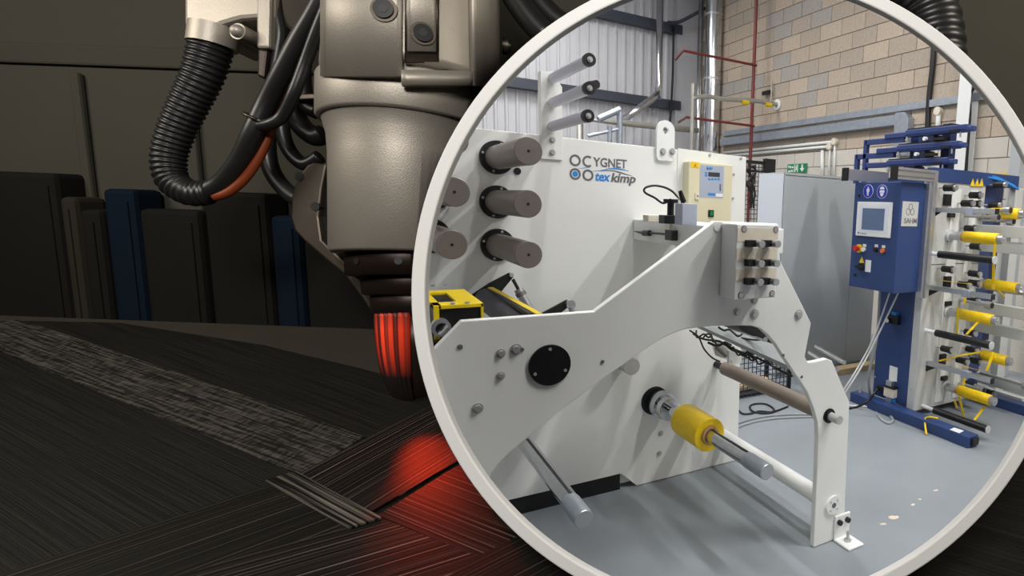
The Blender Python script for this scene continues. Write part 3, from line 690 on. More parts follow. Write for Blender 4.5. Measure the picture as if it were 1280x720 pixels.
xpoly('pictogram', [(-.12, .95), (.12, .95), (.2, .75), (.1, .6), (.4, .5), (.45, -.1), (.3, -.1), (.28, .25), (.25, -.95), (.05, -.95), (0, -.2), (-.05, -.95), (-.25, -.95), (-.28, .25), (-.3, -.1), (-.45, -.1), (-.4, .5), (-.1, .6), (-.2, .75)], 1085.3, 239, .036, MWB, s1)
s2 = xdisc('mandatory_sign', 1102.8, 239.5, .052, .002, MWB, hm); xdisc('sign_face', 1102.8, 239.5, .049, .0028, MSIGNB, s2)
xpoly('pictogram', [(-.6, .5), (-.4, .85), (0, .98), (.4, .85), (.6, .5), (.5, .42), (-.5, .42)], 1102.8, 239.5, .04, MWB, s2)
xpoly('pictogram', [(-.62, .12), (-.5, .25), (.5, .25), (.62, .12), (.55, -.25), (.18, -.25), (0, -.02), (-.18, -.25), (-.55, -.25)], 1102.8, 239.5, .04, MWB, s2)
xpoly('pictogram', [(-.5, -.35), (-.15, -.3), (0, -.15), (.15, -.3), (.5, -.35), (.3, -.75), (0, -.95), (-.3, -.75)], 1102.8, 239.5, .04, MWB, s2)
xdisc('lock', 1074, 244.7, .012, .006, MBLACK, hm); xdisc('lock', 1068.5, 343.5, .012, .006, MBLACK, hm)
es = xdisc('emergency_stop', 1074.5, 310.5, .034, .012, MSIGNY, hm); q = PX(1074.5, 310.5, XH); obj('stop_button', MB().cyl(q + V((-.012, 0, 0)), q + V((-.035, 0, 0)), .014, seg=16).cyl(q + V((-.035, 0, 0)), q + V((-.055, 0, 0)), .024, .021, seg=20), MRED, es)
for u, v, m in [(1080.5, 312, MWB), (1095.3, 312.5, MBLACK), (1104.2, 313.5, MORANGE)]:
    k_ = xdisc('push_button', u, v, .017, .02, m, hm, 16)
    side('button_tag', u - 2, v - 7, u + 2.2, v - 3.5, XH - .002, .002, MWB, k_)
xpoly('warning_triangle', [(-1, -.8), (1, -.8), (0, 1)], 1077.5, 325, .028, MSIGNY, hm)
sw = xdisc('main_switch', 1077, 333.5, .028, .02, MBLACK, hm); q = PX(1077, 333.5, XH); obj('switch_handle', MB().obox(q + V((-.03, 0, 0)), V((.012, 0, 0)), V((0, .034, 0)), V((0, 0, .009))), MBLACK, sw)
side('instruction_label', 1081.5, 325, 1088.5, 340, XH - .002, .002, MWB, hm)
sp_ = facebox('name_plate', 1127.5, 252, 1147.5, 283, YR - .004, .004, MPLATE, hm, .001)
a = PY(1130, 279, YR - .005); b = PY(1145.6, 279.5, YR - .005)
text('name_lettering', 'SAHM', .055, (a.x, YR - .005, a.z), (1, 0, 0), (0, 0, 1), MLOGOG, sp_, bold=.0006, width=b.x - a.x)
q = PY(1138, 263.5, YR - .005)
for dx, dz in [(0, .028), (-.024, -.008), (.024, -.008)]:
    mb = MB(); n = 20
    P0 = [(q.x + dx + .022 * math.cos(2 * math.pi * k / n), YR - .005, q.z + dz + .026 * math.sin(2 * math.pi * k / n)) for k in range(n)]
    P1 = [(q.x + dx + .017 * math.cos(2 * math.pi * k / n), YR - .005, q.z + dz + .021 * math.sin(2 * math.pi * k / n)) for k in range(n)]
    obj('emblem_loop', MB().holed(P0, P1, (0, .001, 0)), MLOGOG, sp_)
# aluminium profiles
def profile(p, q, parent=rk):
    p, q = V(p), V(q); o = obj('aluminium_profile', MB().bar(p, q, .045, .085 if abs(q.z - p.z) < .01 else .045, up=(0, 0, 1) if abs(q.z - p.z) < .01 else (0, 1, 0)), MALU, parent, .002)
    d = (q - p).normalized(); return o
zt = 1.93
pA = profile((3.34, 2.955, zt), (3.80, 2.955, zt)); pB = profile((3.33, 3.44, zt), (3.80, 3.44, zt))
obj('profile_cap', MB().box(3.328, 3.345, 2.925, 2.985, zt - .05, zt + .05), MBLACK, pA); obj('profile_cap', MB().box(3.318, 3.335, 3.41, 3.47, zt - .05, zt + .05), MBLACK, pB)
for z_ in (-.02, .02): obj('profile_slot', MB().box(3.345, 3.80, 2.930, 2.9325, zt + z_ - .006, zt + z_ + .006), MLOGOG, pA)
profile((3.775, 2.95, 1.0), (3.775, 2.95, 1.97)); profile((3.745, 2.965, 1.0), (3.745, 2.965, 1.90))
# three blue dancer arms over the rack
XA = 4.0
for i, ((u0, v0), (u1, v1), fr) in enumerate([((1108.5, 171), (1211, 161.2), (1083.5, 178)), ((1098, 188.5), (1200, 182.5), (1072, 196)), ((1085, 206.5), (1188, 203), None)]):
    a, b = PX(u0, v0, XA), PX(u1, v1, XA); zc = (a.z + b.z) / 2; ya, yb_ = a.y, b.y
    ar = obj('dancer_arm', MB().box(XA - .03, XA + .03, yb_, ya, zc - .022, zc + .022).box(XA - .035, XA + .035, yb_, yb_ + (ya - yb_) * .72, zc - .008, zc + .034), MBLUE2, rk, .006)
    obj('rubber_pad', MB().box(XA - .028, XA + .028, yb_ + .1, yb_ + (ya - yb_) * .70, zc + .034, zc + .044), MBLACK, ar)
    obj('arm_slot', MB().box(XA - .0375, XA - .03, yb_ + .06, yb_ + .15, zc - .016, zc + .002), MBLACK, ar)
    ym = yb_ + (ya - yb_) * .70
    obj('hinge_bolt', MB().cyl((XA - .02, ym, zc - .07), (XA - .02, ym, zc - .02), .012, seg=12).cyl((XA - .02, ym, zc - .05), (XA - .02, ym, zc - .04), .02, seg=12), MSTEEL, ar)
    obj('end_lug', MB().box(XA - .028, XA + .028, yb_ - .05, yb_ + .02, zc - .018, zc + .02), MBLUE2, ar, .008)
    obj('spring_hook', MB().cyl((XA - .02, yb_ + .055, zc - .06), (XA - .02, yb_ + .055, zc - .02), .007, seg=8), MSTEEL, ar)
    yp = yb_ + (ya - yb_) * .42
    obj('arm_carrier', MB().box(XA - .02, XA + .10, yp - .04, yp + .08, zc - .09, zc - .022), MNAVY, ar)
    obj('carrier_clamp', MB().box(XA - .05, XA - .01, yp - .16, yp - .05, zc - .07, zc - .05), MBLACK, ar)
    obj('carrier_knob', MB().cyl((XA - .01, yp + .03, zc - .05), (XA - .05, yp + .03, zc - .05), .016, seg=12), MWB, ar)
    if fr:
        c0 = PX(fr[0], fr[1], XA); obj('arm_frame', MB().box(XA - .02, XA + .02, c0.y - .02, c0.y + .02, 1.9, c0.z + .02).box(XA - .02, XA + .02, c0.y - .44, c0.y, c0.z - .025, c0.z + .02), MBLUE2, rk, .003)
obj('arm_column', MB().box(XA + .06, XA + .14, 3.05, 3.13, 1.93, 2.36), MNAVY, rk); obj('arm_column', MB().box(XA + .06, XA + .14, 3.36, 3.44, 1.93, 2.30), MBLUE, rk)
# pneumatic regulator bits on the body side
XB = 3.79
def xbox(name, u0, v0, u1, v1, t, m, parent, b=.002): return side(name, u0, v0, u1, v1, XB - t, t, m, parent, b)
xbox('rating_label', 1111.5, 458, 1121.5, 476, .002, MWB, rk, 0)
rg = xbox('air_regulator', 1104.5, 484, 1116.5, 496.5, .05, MCREAM, rk)
xbox('regulator_knob', 1107, 476, 1114, 484, .045, MALU, rg); xbox('regulator_ring', 1104.5, 483, 1117, 485.5, .055, MBLACK, rg); xbox('filter_bowl', 1106, 496.5, 1113.5, 506.5, .042, MALU, rg); xbox('lock_tab', 1115, 495.5, 1117, 503, .03, MLOGOB, rg)
xbox('air_inlet', 1095, 483, 1104.5, 489, .03, MBLACK, rg)
rg2 = xbox('pressure_gauge_block', 1109, 394, 1122, 405, .04, MBLACK, rk)
q = PX(1111, 400.5, XB - .04); gg = obj('gauge', MB().cyl(q, q + V((-.02, 0, 0)), .022, seg=20), MBLACK, rg2); obj('gauge_dial', MB().cyl(q + V((-.02, 0, 0)), q + V((-.022, 0, 0)), .017, seg=20), MWB, gg)
xbox('gauge_knob', 1114.5, 390, 1120, 394.5, .035, MLOGOB, rg2)
for u, v in [(1094, 471), (1139, 487)]: q = PX(u, v, XB); obj('screw', MB().cyl(q, q + V((-.004, 0, 0)), .008, seg=8), MSTEEL, rk)

# rollers, rails, beams on the plate
def axis(u, v): q = PY(u, v, YR); return q.x, q.z
for (u0, v0), (u1, v1), (u2, v2) in [((1160, 316.5), (1174, 318), (1243, 324.5)), ((1157, 413), (1170.5, 415.5), (1239, 431.5)), ((1153, 507.5), (1168, 513), (1234.5, 537))]:
    x, z = axis(u0, v0); ya, ye = y_for(x, z, u1), y_for(x, z, u2)
    r = obj('storage_roller', MB().cyl((x, ya, z), (x, ye, z), .028, seg=28), MBLACK, rk)
    obj('roller_shaft', MB().cyl((x, YR, z), (x, ya, z), .016, seg=16), MWB, r); obj('roller_cap', MB().cyl((x, ye, z), (x, ye - .006, z), .03, seg=28), MPLATE, r)
for (u0, v0), (u1, v1) in [((1166, 262), (1246, 262.5)), ((1163, 359), (1241, 371)), ((1160, 453.5), (1240, 475.5))]:
    x, z = axis(u0, v0); ye = y_for(x, z, u1)
    r = obj('traverse_rail', MB().box(x - .02, x + .02, ye, YR, z - .018, z + .018), MALU, rk, .002)
    obj('rail_cap', MB().box(x - .021, x + .021, ye - .006, ye, z - .02, z + .02), MBLK2, r)
    obj('rail_gusset', MB().prism([(x - .02, YR, z - .018), (x - .02, YR, z - .07), (x - .02, YR - .09, z - .018)], (.012, 0, 0)), MBLACK, r)
    ym = YR + (ye - YR) * .62
    obj('rail_slider', MB().box(x - .026, x + .026, ym - .03, ym + .03, z - .03, z + .022), MFACE, r, .002)
for (u0, v0), (u1, v1) in [((1216, 287), (1286, 291)), ((1216, 306), (1290, 316)), ((1213, 381), (1285, 393)), ((1216, 406), (1286, 420)), ((1230, 473), (1282, 489)), ((1242, 493), (1279, 506))]:
    x, z = axis(u0, v0); ye = y_for(x, z, u1)
    obj('grey_box_beam', MB().box(x - .02, x + .04, ye, YR + .32, z - .045, z + .045), MPLATE, rk, .003)
gr = random.Random(11)
for (u, v) in [(1174, 235), (1206, 244), (1196, 254), (1206, 254.5), (1200, 285), (1207, 307), (1226, 307), (1172, 335), (1205, 340.5), (1171, 433.5), (1202, 434), (1192, 354), (1205, 352), (1203, 373.5), (1200, 413), (1190, 447.5), (1207, 448), (1201, 477), (1224, 487), (1236, 231), (1230, 256)]:
    x, z = axis(u, v); z0_ = z
    r = obj('guide_pulley', MB().cyl((x, YR - .05, z), (x, YR - .13, z), .026, seg=20).cyl((x, YR - .13, z), (x, YR - .138, z), .03, seg=20), MBLACK, rk)
    obj('pulley_axle', MB().cyl((x, YR, z), (x, YR - .05, z), .007, seg=10), MSTEEL, r)
    obj('pulley_end', MB().cyl((x, YR - .138, z), (x, YR - .158, z), .022, seg=20), MALU, r)
for (u, v, l) in [(1221, 262, .3), (1206, 270, .3), (1225, 275, .3), (1226, 360, .45), (1199, 375, .3), (1225, 466, .45), (1197, 478, .25)]:
    x, z = axis(u, v); ye = YR - l
    z = z
    r = obj('tape_guide', MB().cyl((x, YR, z), (x, ye + .05, z), .012, seg=12).cyl((x, ye + .05, z), (x, ye, z), .032, seg=20), MALU, rk)
    obj('guide_rim', MB().cyl((x, ye, z), (x, ye - .004, z), .022, seg=20), MBLACK, r)
for (u, v) in [(1182, 250), (1187, 269), (1182, 352), (1176, 448.5), (1183, 379), (1178, 472)]:
    x, z = axis(u, v); h_ = .045 if v in (250, 352, 448.5) else .018
    obj('black_block', MB().box(x - .035, x + .035, YR - .03, YR, z - h_, z + h_), MBLACK, rk, .002)
# chuck for each bobbin spindle, yellow bobbins as things of their own
bobs = [((1186, 294.5), 1203, 1248, 1255, 'yellow bobbin at mid height of the rack, just above the highest black roller'),
        ((1226, 266), 1236, 1275, 1281, 'highest yellow bobbin, at the right end of the rack above the grey beams'),
        ((1183, 389), 1198, 1241, 1247, 'yellow bobbin on the front spindle between the upper two black rollers'),
        ((1222, 353), 1231, 1272, 1277, 'yellow bobbin at the rack\'s right, level with the second silver rail'),
        ((1180, 482), 1196, 1238, 1244, 'lowest yellow bobbin, hanging just above the bottom black roller'),
        ((1214, 440), 1226, 1259, 1264, 'yellow bobbin at the rack\'s right beside the third silver rail')]
for (u0, v0), ua, ub, uc, lab in bobs:
    x, z = axis(u0, v0); ya, yb_, yc_ = y_for(x, z, ua), y_for(x, z, ub), y_for(x, z, uc)
    c_ = obj('spindle_boss', MB().cyl((x, YR, z), (x, YR - .025, z), .05, seg=24), MPLATE, rk); obj('boss_bore', MB().cyl((x, YR - .025, z), (x, YR - .03, z), .03, seg=20), MBLACK, c_)
    obj('bobbin_spindle', MB().cyl((x, YR - .03, z), (x, ya + .07, z), .014, seg=14), MSTEEL, c_)
    obj('spindle_chuck', MB().cyl((x, ya + .10, z), (x, ya + .001, z), .034, seg=24), MALU, c_)
    t = thing('yellow_bobbin', lab, 'bobbin', (x, (ya + yb_) / 2, z), 'yellow bobbins on the blue rack')
    pf = []
    obj('winding', MB().lathe((x, ya - .02, z), (0, -1, 0), [(.036, 0), (.0435, .004), (.0435, (ya - .02 - yb_) - .004), (.036, (ya - .02 - yb_))], 28), MTAPE, t)
    obj('card_tube', MB().cyl((x, ya, z), (x, yb_ - .004, z), .036, seg=24), MCARD, t)
    e = obj('end_plug', MB().cyl((x, yb_ - .004, z), (x, yc_, z), .034, seg=24), MALU, t); obj('plug_screw', MB().cyl((x, yc_, z), (x, yc_ - .006, z), .012, seg=12), MSTEEL, t)
# yellow tapes running between pulleys
def tape(pts, wd=.02):
    P = [V(p) for p in pts]; mb = MB()
    for a, b in zip(P[:-1], P[1:]): mb.bar(a, b, .003, wd, up=(0, 1, .001))
    return obj('tape_strand', mb, MTAPE, rk)
def tp(u, v, y=2.72): return PY(u, v, y)
tape([tp(1244, 305, 2.45), tp(1242, 325, 2.45), tp(1241.5, 362, 2.45)])
tape([tp(1197, 384, 2.75), tp(1196, 426, 2.75)]); tape([tp(1222, 403, 2.65), tp(1208, 418, 2.65)])
tape([tp(1199, 496, 2.75), tp(1207, 531, 2.7)]); tape([tp(1231, 508, 2.6), tp(1218, 525, 2.6)])
tape([tp(1242, 440, 2.5), tp(1233, 464, 2.5)]); tape([tp(1176, 350.5, 2.9), tp(1216, 355.5, 2.7)]); tape([tp(1174, 451, 2.9), tp(1203, 444, 2.8), tp(1226, 440, 2.7)]); tape([tp(1175, 450, 2.9), tp(1205, 458, 2.8), tp(1225, 463, 2.7)])
tape([tp(1248, 363, 2.6), tp(1256, 372, 2.6)]); tape([tp(1205, 380, 2.8), tp(1207, 372, 2.8)]); tape([tp(1196, 510, 2.8), tp(1193, 500, 2.8)]) ; tape([tp(1203, 487, 2.8), tp(1206, 472, 2.8)])
x_ = 3.70
obj('tape_strand', MB().tube([PZ(1158, 543, .01), PZ(1156, 535, .03) + V((0, 0, .03)), PX(1157, 523, x_), PX(1163, 521.5, x_), PX(1172, 523, x_)], .008, seg=6), MTAPE, rk)
bl = [PY(1208, 219, 3.02), PY(1228, 218, 3.0), PY(1245, 222, 2.97), PY(1258, 228, 2.95), PY(1268, 233, 2.93)]
obj('air_hose', MB().tube(bl, .012, seg=8), MLOGOB, rk); obj('air_hose', MB().tube([p + V((.03, -.02, -.02)) for p in bl[1:]], .010, seg=8), MLOGOB, rk)

# ================================================================== OTHER HALL THINGS
# grey double cabinet
xc0, yc0 = PY(977.5, 300, 4.45).x, 4.45
yb0 = y_for(xc0, 1.8, 948)
cb = thing('storage_cabinet', 'tall grey steel cabinet with pale side standing behind the valve box', 'cabinet', ((xc0 + 4.8) / 2, (yc0 + yb0) / 2, 0))
obj('carcass', MB().box(xc0 + .004, 4.85, yc0 + .02, yb0, .0, 1.985), MCAB, cb, .004)
obj('side_panel', MB().box(xc0, xc0 + .004, yc0 + .01, yb0, .02, 1.975), MCABL, cb)
xm = PY(1059, 400, yc0).x
obj('door', MB().box(xc0, xm - .003, yc0, yc0 + .02, .03, 1.955), MCAB, cb, .003); obj('door', MB().box(xm + .003, 4.84, yc0, yc0 + .02, .03, 1.955), MCAB, cb, .003)
obj('top_rail', MB().box(xc0, 4.85, yc0, yc0 + .02, 1.962, 1.985), MCAB, cb)
mb = MB(); q0, q1 = PZ(1046, 470, .02), PZ(1093, 462, .02)
tag(obj('wooden_batten', MB().bar((3.9, 4.26, .03), (5.3, 4.26, .03), .12, .06), MWOOD, None, .004), 'pale pine batten lying on the floor in front of the grey cabinet', 'plank')
tag(obj('wooden_batten', MB().bar((2.25, 4.24, .05), (3.3, 4.26, .05), .14, .05), MWOOD, None, .004), 'pine board resting inside the wire cage behind the tan roller', 'plank')
# wire mesh cage behind the machine
def cage(name, label, x0, x1, y, z0, z1, nx, nz, posts=True):
    t = thing(name, label, 'cage', ((x0 + x1) / 2, y, z0))
    mb = MB()
    for k in range(nx + 1): xx = x0 + (x1 - x0) * k / nx; mb.cyl((xx, y, z0), (xx, y, z1), .0045, seg=5)
    for k in range(nz + 1): zz = z0 + (z1 - z0) * k / nz; mb.cyl((x0, y, zz), (x1, y, zz), .0045, seg=5)
    o = obj('wire_mesh', mb, MRAIL, t); o['kind'] = 'stuff'
    obj('top_rail', MB().bar((x0 - .03, y, z1), (x1 + .05, y, z1), .03, .035), MBLACK, t); obj('post', MB().box(x0 - .03, x0, y - .015, y + .015, 0, z1), MBLACK, t); obj('post', MB().box(x1, x1 + .03, y - .015, y + .015, 0, z1), MBLACK, t)
    return t
cg = cage('mesh_cage', 'low black wire mesh cage on the floor behind the tan roller', 2.2, 3.36, 4.06, .0, .40, 26, 9)
obj('rear_frame', MB().box(2.17, 3.39, 4.39, 4.42, .37, .40).box(2.17, 2.2, 4.08, 4.42, .37, .40).box(3.36, 3.39, 4.08, 4.42, .37, .40).box(2.17, 2.2, 4.39, 4.42, 0, .38).box(3.36, 3.39, 4.39, 4.42, 0, .38).box(2.17, 3.39, 4.08, 4.42, 0.0, .02), MBLACK, cg)
xg0, xg1 = PY(925, 220, 5.6).x, PY(962, 220, 5.6).x; zg = PY(945, 203, 5.6).z
sc_ = cage('mesh_screen', 'tall black mesh guard screen between the white panel and the grey cabinet', xg0, xg1 - .03, 5.6, .03, zg, 9, 40)
obj('clamp', MB().box(xg1 - .09, xg1 + .05, 5.56, 5.62, zg - .1, zg + .05), MBLACK, sc_); obj('lower_bar', MB().bar((xg0, 5.58, zg - .10), (xg1, 5.58, zg - .10), .02, .02), MBLACK, sc_)
rr = random.Random(2)
for k in range(4):
    pts = [PY(937 + rr.uniform(-4, 8), 205 + j * 9 + rr.uniform(-2, 2), 5.55) for j in range(7)]; obj('hanging_cable', MB().tube(pts, .012, seg=6), MBLACK, sc_)
# floor cables
def fl(u, v, z=.008): return PZ(u, v, z)
def cable(name, label, pts, r, m, parent=None):
    o = obj(name, MB().tube(pts, r, seg=8), m, parent)
    if parent is None: tag(o, label, 'cable')
    else: o['label'] = label
cable('floor_cable', 'black cable coiled in a loop on the floor behind the tan roller', [fl(922, 511), fl(928, 517), fl(938, 517), fl(950, 514), fl(965, 515), fl(967, 511), fl(957, 505), fl(943, 505), fl(937, 509), fl(943, 515), fl(960, 516.5), fl(975, 512), fl(985, 508)], .008, MBLACK)
cable('floor_cable', 'thin grey cable curving across the floor under the tan roller', [fl(915, 532), fl(935, 525), fl(960, 520), fl(990, 518), fl(1015, 518), fl(1040, 516)], .006, MCABLEG)
cable('floor_cable', 'lower grey cable sweeping along the floor toward the machine leg', [fl(915, 537), fl(940, 528), fl(970, 523), fl(1000, 521.5), fl(1020, 521)], .006, MCABLEG)
cable('floor_cable', 'white cable lying on the floor from the leg to the blue rack', [fl(1052, 500), fl(1062, 507), fl(1080, 508), fl(1095, 512), fl(1110, 518)], .010, MCABLE)
q = PX(1105, 372, 3.62)
cable('hanging_cable', 'thick white cable looping from the blue control box down to the floor', [V((3.66, 3.3, 1.05)), V((3.66, 3.3, .6)), PX(1086, 470, 3.62), fl(1090, 505), fl(1100, 522), fl(1110, 529), fl(1116, 525), fl(1108, 515), fl(1096, 511)], .012, MCABLEG, rk)
cable('hanging_cable', 'pale thin cable slanting from the blue control box behind the arm', [V((3.70, 3.22, 1.05)), PX(1093, 420, 3.6), PX(1075, 455, 3.5), PX(1055, 487, 3.4), fl(1040, 507)], .007, MCABLE, rk)
cable('hanging_cable', 'second pale thin cable slanting beside its twin under the control box', [V((3.74, 3.16, 1.05)), PX(1097, 420, 3.6), PX(1079, 455, 3.5), PX(1059, 487, 3.4), fl(1044, 509)], .007, MCABLE, rk)
cable('air_supply_hose', 'black air hose running from the regulator to the floor', [PX(1097, 486, 3.75), PX(1091, 494, 3.7), PX(1083, 503, 3.6), fl(1070, 509), fl(1058, 511), fl(1045, 509)], .010, MBLACK, rk)

# pipework on the walls
def pipe(name, label, pts, r, m, cat='pipe', seg=20, n=1):
    return tag(obj(name, MB().tube(pts, r, seg=seg, n=n), m), label, cat)
yv = 9.9
q = PY(824.5, 40, yv); r_ = .062
pipe('elbow_pipe', 'shiny steel pipe dropping down the clad wall and bending left', [(q.x, yv, HZ - .02), (q.x, yv, 3.75), (q.x, yv, 3.50), PY(822, 117, yv), PY(815, 124, yv), PY(800, 135, yv), PY(775, 153, yv)], r_, MFLUE)
q = PY(891, 80, 9.6)
fl_ = thing('flue_duct', 'fat polished steel flue rising in the corner by the block wall', 'duct', (q.x, 9.6, 0))
obj('flue_tube', MB().cyl((q.x, 9.6, 0), (q.x, 9.6, HZ - .01), .155, seg=36), MFLUE, fl_)
for z_ in (2.6, 3.9, 5.0): obj('flue_band', MB().cyl((q.x, 9.6, z_), (q.x, 9.6, z_ + .04), .161, seg=36), MSTEEL, fl_)
q = PY(874.5, 80, 9.7); pipe('thin_flue', 'slim polished pipe running up beside the fat flue', [(q.x, 9.7, 0), (q.x, 9.7, HZ - .01)], .045, MFLUE)
pipe('horizontal_pipe', 'dull silver pipe running level behind the white panel', [V((PY(725, 149, 9.3).x, 9.3, 0)), PY(725, 149, 9.3), PY(780, 154, 9.3), PY(823, 158.5, 9.3), PY(872, 163, 9.3)], .05, MPIPE)
qa, qb = PY(775, 137, 7.0), PY(748, 149, 7.0)
gv = thing('galvanised_frame', 'small galvanised pipe frame standing behind the top of the white panel', 'frame', (qa.x, 7.0, 0))
obj('upright', MB().cyl((qa.x, 7, 0), (qa.x, 7, qa.z), .035, seg=14), MGALV, gv); obj('upright', MB().cyl((PY(762, 160, 7).x, 7, 0), (PY(762, 160, 7).x, 7, PY(762, 158, 7).z), .03, seg=14), MGALV, gv)
obj('sloping_rail', MB().cyl(qa, qb, .04, seg=14), MGALV, gv); obj('lower_rail', MB().cyl(PY(735, 170, 7.0), PY(775, 161, 7.0), .02, seg=12), MGALV, gv)
# maroon sprinkler frame
XM = 5.72
a, b = PX(945.5, 0, XM), PX(938, 196, XM); ym = (a.y + b.y) / 2
mr = thing('maroon_pipe_frame', 'thin maroon pipe frame with two level arms before the block wall', 'pipe', (XM, ym, 0))
obj('upright', MB().cyl((XM, ym, 0), (XM, ym, HZ - .02), .028, seg=14), MMAROON, mr)
for (u0, v0), (u1, v1) in [((853, 61.5), (947, 80.5)), ((857, 148), (937, 158))]:
    e = PX(u1, v1, XM); st_ = PY(u0, v0, ym); obj('cross_arm', MB().cyl((XM + .03, ym - .03, e.z), (st_.x, ym - .03, e.z), .02, seg=12), MMAROON, mr)
    obj('return_arm', MB().cyl((st_.x, ym - .03, e.z), (st_.x + .18, ym + .55, e.z), .018, seg=12), MMAROON, mr)
# gas pipe into the wall
q = PX(971.5, 131, XW - .02)
gs = thing('gas_pipe', 'grey gas pipe with yellow fittings entering the block wall', 'pipe', (q.x, q.y, q.z))
yq = q.y
pts = [q, V((5.6, yq, q.z + .01)), PY(905, 124, yq), PY(888, 121, yq), PY(875, 121, yq), PY(866, 123, yq)]
obj('pipe_run', MB().tube(pts, .034, seg=14, n=3), MPIPE, gs); z_ = PY(866, 123, yq)
obj('riser', MB().cyl((z_.x, yq, 0), (z_.x, yq, PY(862, 104, yq).z), .03, seg=12), MPIPE, gs)
obj('wall_collar', MB().cyl((XW - .006, yq, q.z), (XW - .03, yq, q.z), .085, seg=24), MWB, gs)
for u, v in [(931, 127.5), (960, 130.5)]:
    p = PY(u, v, yq); obj('yellow_fitting', MB().cyl(p + V((-.06, 0, 0)), p + V((.06, 0, 0)), .04, seg=12), MSIGNY, gs)
p = PX(964, 118, XW - .06); obj('valve_rod', MB().cyl(p + V((0, 0, -.16)), p + V((0, 0, .2)), .014, seg=8), MPIPE, gs); p = PX(958, 116, XW - .06); obj('valve_handle', MB().obox(p, V((0, .10, 0)), V((.02, 0, 0)), V((0, 0, .03))), MBLACK, gs)
pipe('black_drop_cable', 'slack black cable hanging on the clad wall', [PY(842, 34, 10.2), PY(841, 90, 10.2), PY(839, 130, 10.2), PY(837, 155, 10.2)], .02, MBLACK, 'cable', 8, 4)
for k, (a_, b_) in enumerate([((842, 27), (881, 10)), ((800, 20), (826, 2)), ((805, 118), (826, 108))]):
    pass
pipe('black_conduit', 'black conduit sloping up from the rail to the block wall corner', [PY(835, 28, 10.1), PY(850, 27, 10.1), PY(882, 10, 9.9)], .03, MRAIL, 'conduit', 8, 4)
# trunking and conduits on the block wall
def wall_bar(name, label, u0, v0, u1, v1, h, depth, m, cat):
    a, b = PX(u0, v0, XW - depth), PX(u1, v1, XW - depth); z_ = (a.z + b.z) / 2
    o = obj(name, MB().box(XW - depth, XW - .003, min(a.y, b.y), max(a.y, b.y), z_ - h / 2, z_ + h / 2), m, None, .003); return tag(o, label, cat) if cat else o
a_ = PX(903, 172, XW - .06); 
tag(obj('cable_trunking', MB().box(XW - .06, XW - .003, 3.3, a_.y, 2.905, 2.99), MGALV, None, .003), 'upper galvanised trunking running the whole length of the block wall', 'trunking')
b_ = PX(1120, 158, XW - .1)
t2 = thing('cable_trunking', 'lower deep galvanised trunking that ends in a drop above the blue arms', 'trunking', (XW - .06, 7, 2.70))
obj('channel', MB().box(XW - .11, XW - .003, b_.y, a_.y, 2.735, 2.858), MGALV, t2, .003)
obj('drop_elbow', MB().prism([(XW - .115, b_.y + .02, 2.885), (XW - .115, b_.y - .13, 2.875), (XW - .115, b_.y - .2, 2.80), (XW - .115, b_.y - .2, 2.35), (XW - .115, b_.y, 2.35), (XW - .115, b_.y + .02, 2.7)], (.11, 0, 0)), MGALV, t2, .003)
def conduit(label, pts, r=.022):
    t = thing('white_conduit', label, 'conduit', V(pts[-1])); obj('tube', MB().tube(pts, r, seg=10, n=1), MWB, t)
    c_ = V(pts[1]) if len(pts) > 2 else V(pts[0])
    if r != .026: obj('junction', MB().cyl(c_ + V((.02, 0, 0)), c_ + V((-.04, 0, 0)), .048, seg=20), MCREAM, t)
xw = XW - .03
conduit('upper white conduit with round junction turning down by the exit sign', [PX(905, 191, xw), PX(1044, 177, xw), PX(1042, 222, xw)])
conduit('lower white conduit just under its twin turning down by the exit sign', [PX(912, 194.5, xw), PX(1038, 183, xw), PX(1036, 222, xw)])
conduit('short white conduit dropping beside the conduit junctions', [PX(1028, 188, xw), PX(1027.6, 222, xw)], .026)
conduit('white conduit with round head on the wall above the top blue arm', [PX(1173.5, 139, xw), PX(1172, 165, xw)], .03)
pipe('black_wall_cable', 'thick black cable running down the block wall left of the white column', [PX(1167.5, 52, XW - .04), PX(1166, 80, XW - .04), PX(1161.5, 120, XW - .04), PX(1159.5, 160, XW - .04), PX(1159, 205, XW - .04)], .032, MBLACK, 'cable', 10, 4)
# white stanchion + its cable
ya_, yb_ = PX(1196, 140, 5.82).y, PX(1211.5, 140, 5.82).y
mb = MB(); mb.box(5.82, 5.835, yb_, ya_, 0, HZ).box(5.835, 5.96, (ya_ + yb_) / 2 - .006, (ya_ + yb_) / 2 + .006, 0, HZ).box(5.96, 5.975, yb_, ya_, 0, HZ)
struct(obj('trim_4', mb, MWB), 'white steel column standing against the block wall')
pipe('column_cable', 'thin black cable clipped down the side of the white column', [PX(1218, 101, 5.84), PX(1217, 110, 5.84), PX(1213, 120, 5.84), PX(1212, 150, 5.84), PX(1209, 190, 5.84), PX(1207.5, 215, 5.84)], .017, MBLACK, 'cable', 8, 4)
ya_, yb_ = PX(1263, 190, 5.6).y, PX(1276, 190, 5.6).y
struct(obj('trim_5', MB().box(5.6, 5.78, yb_, ya_, 0, HZ), MCAB), 'grey boxed column at the right end of the block wall')
a, b = PX(1231, 217, 5.97), PX(1258, 223, 5.97)
tag(obj('yellow_sign', MB().box(5.97, 5.98, b.y, a.y, b.z, a.z), MSIGNY), 'narrow yellow sign on the white painted wall above the rack', 'sign')
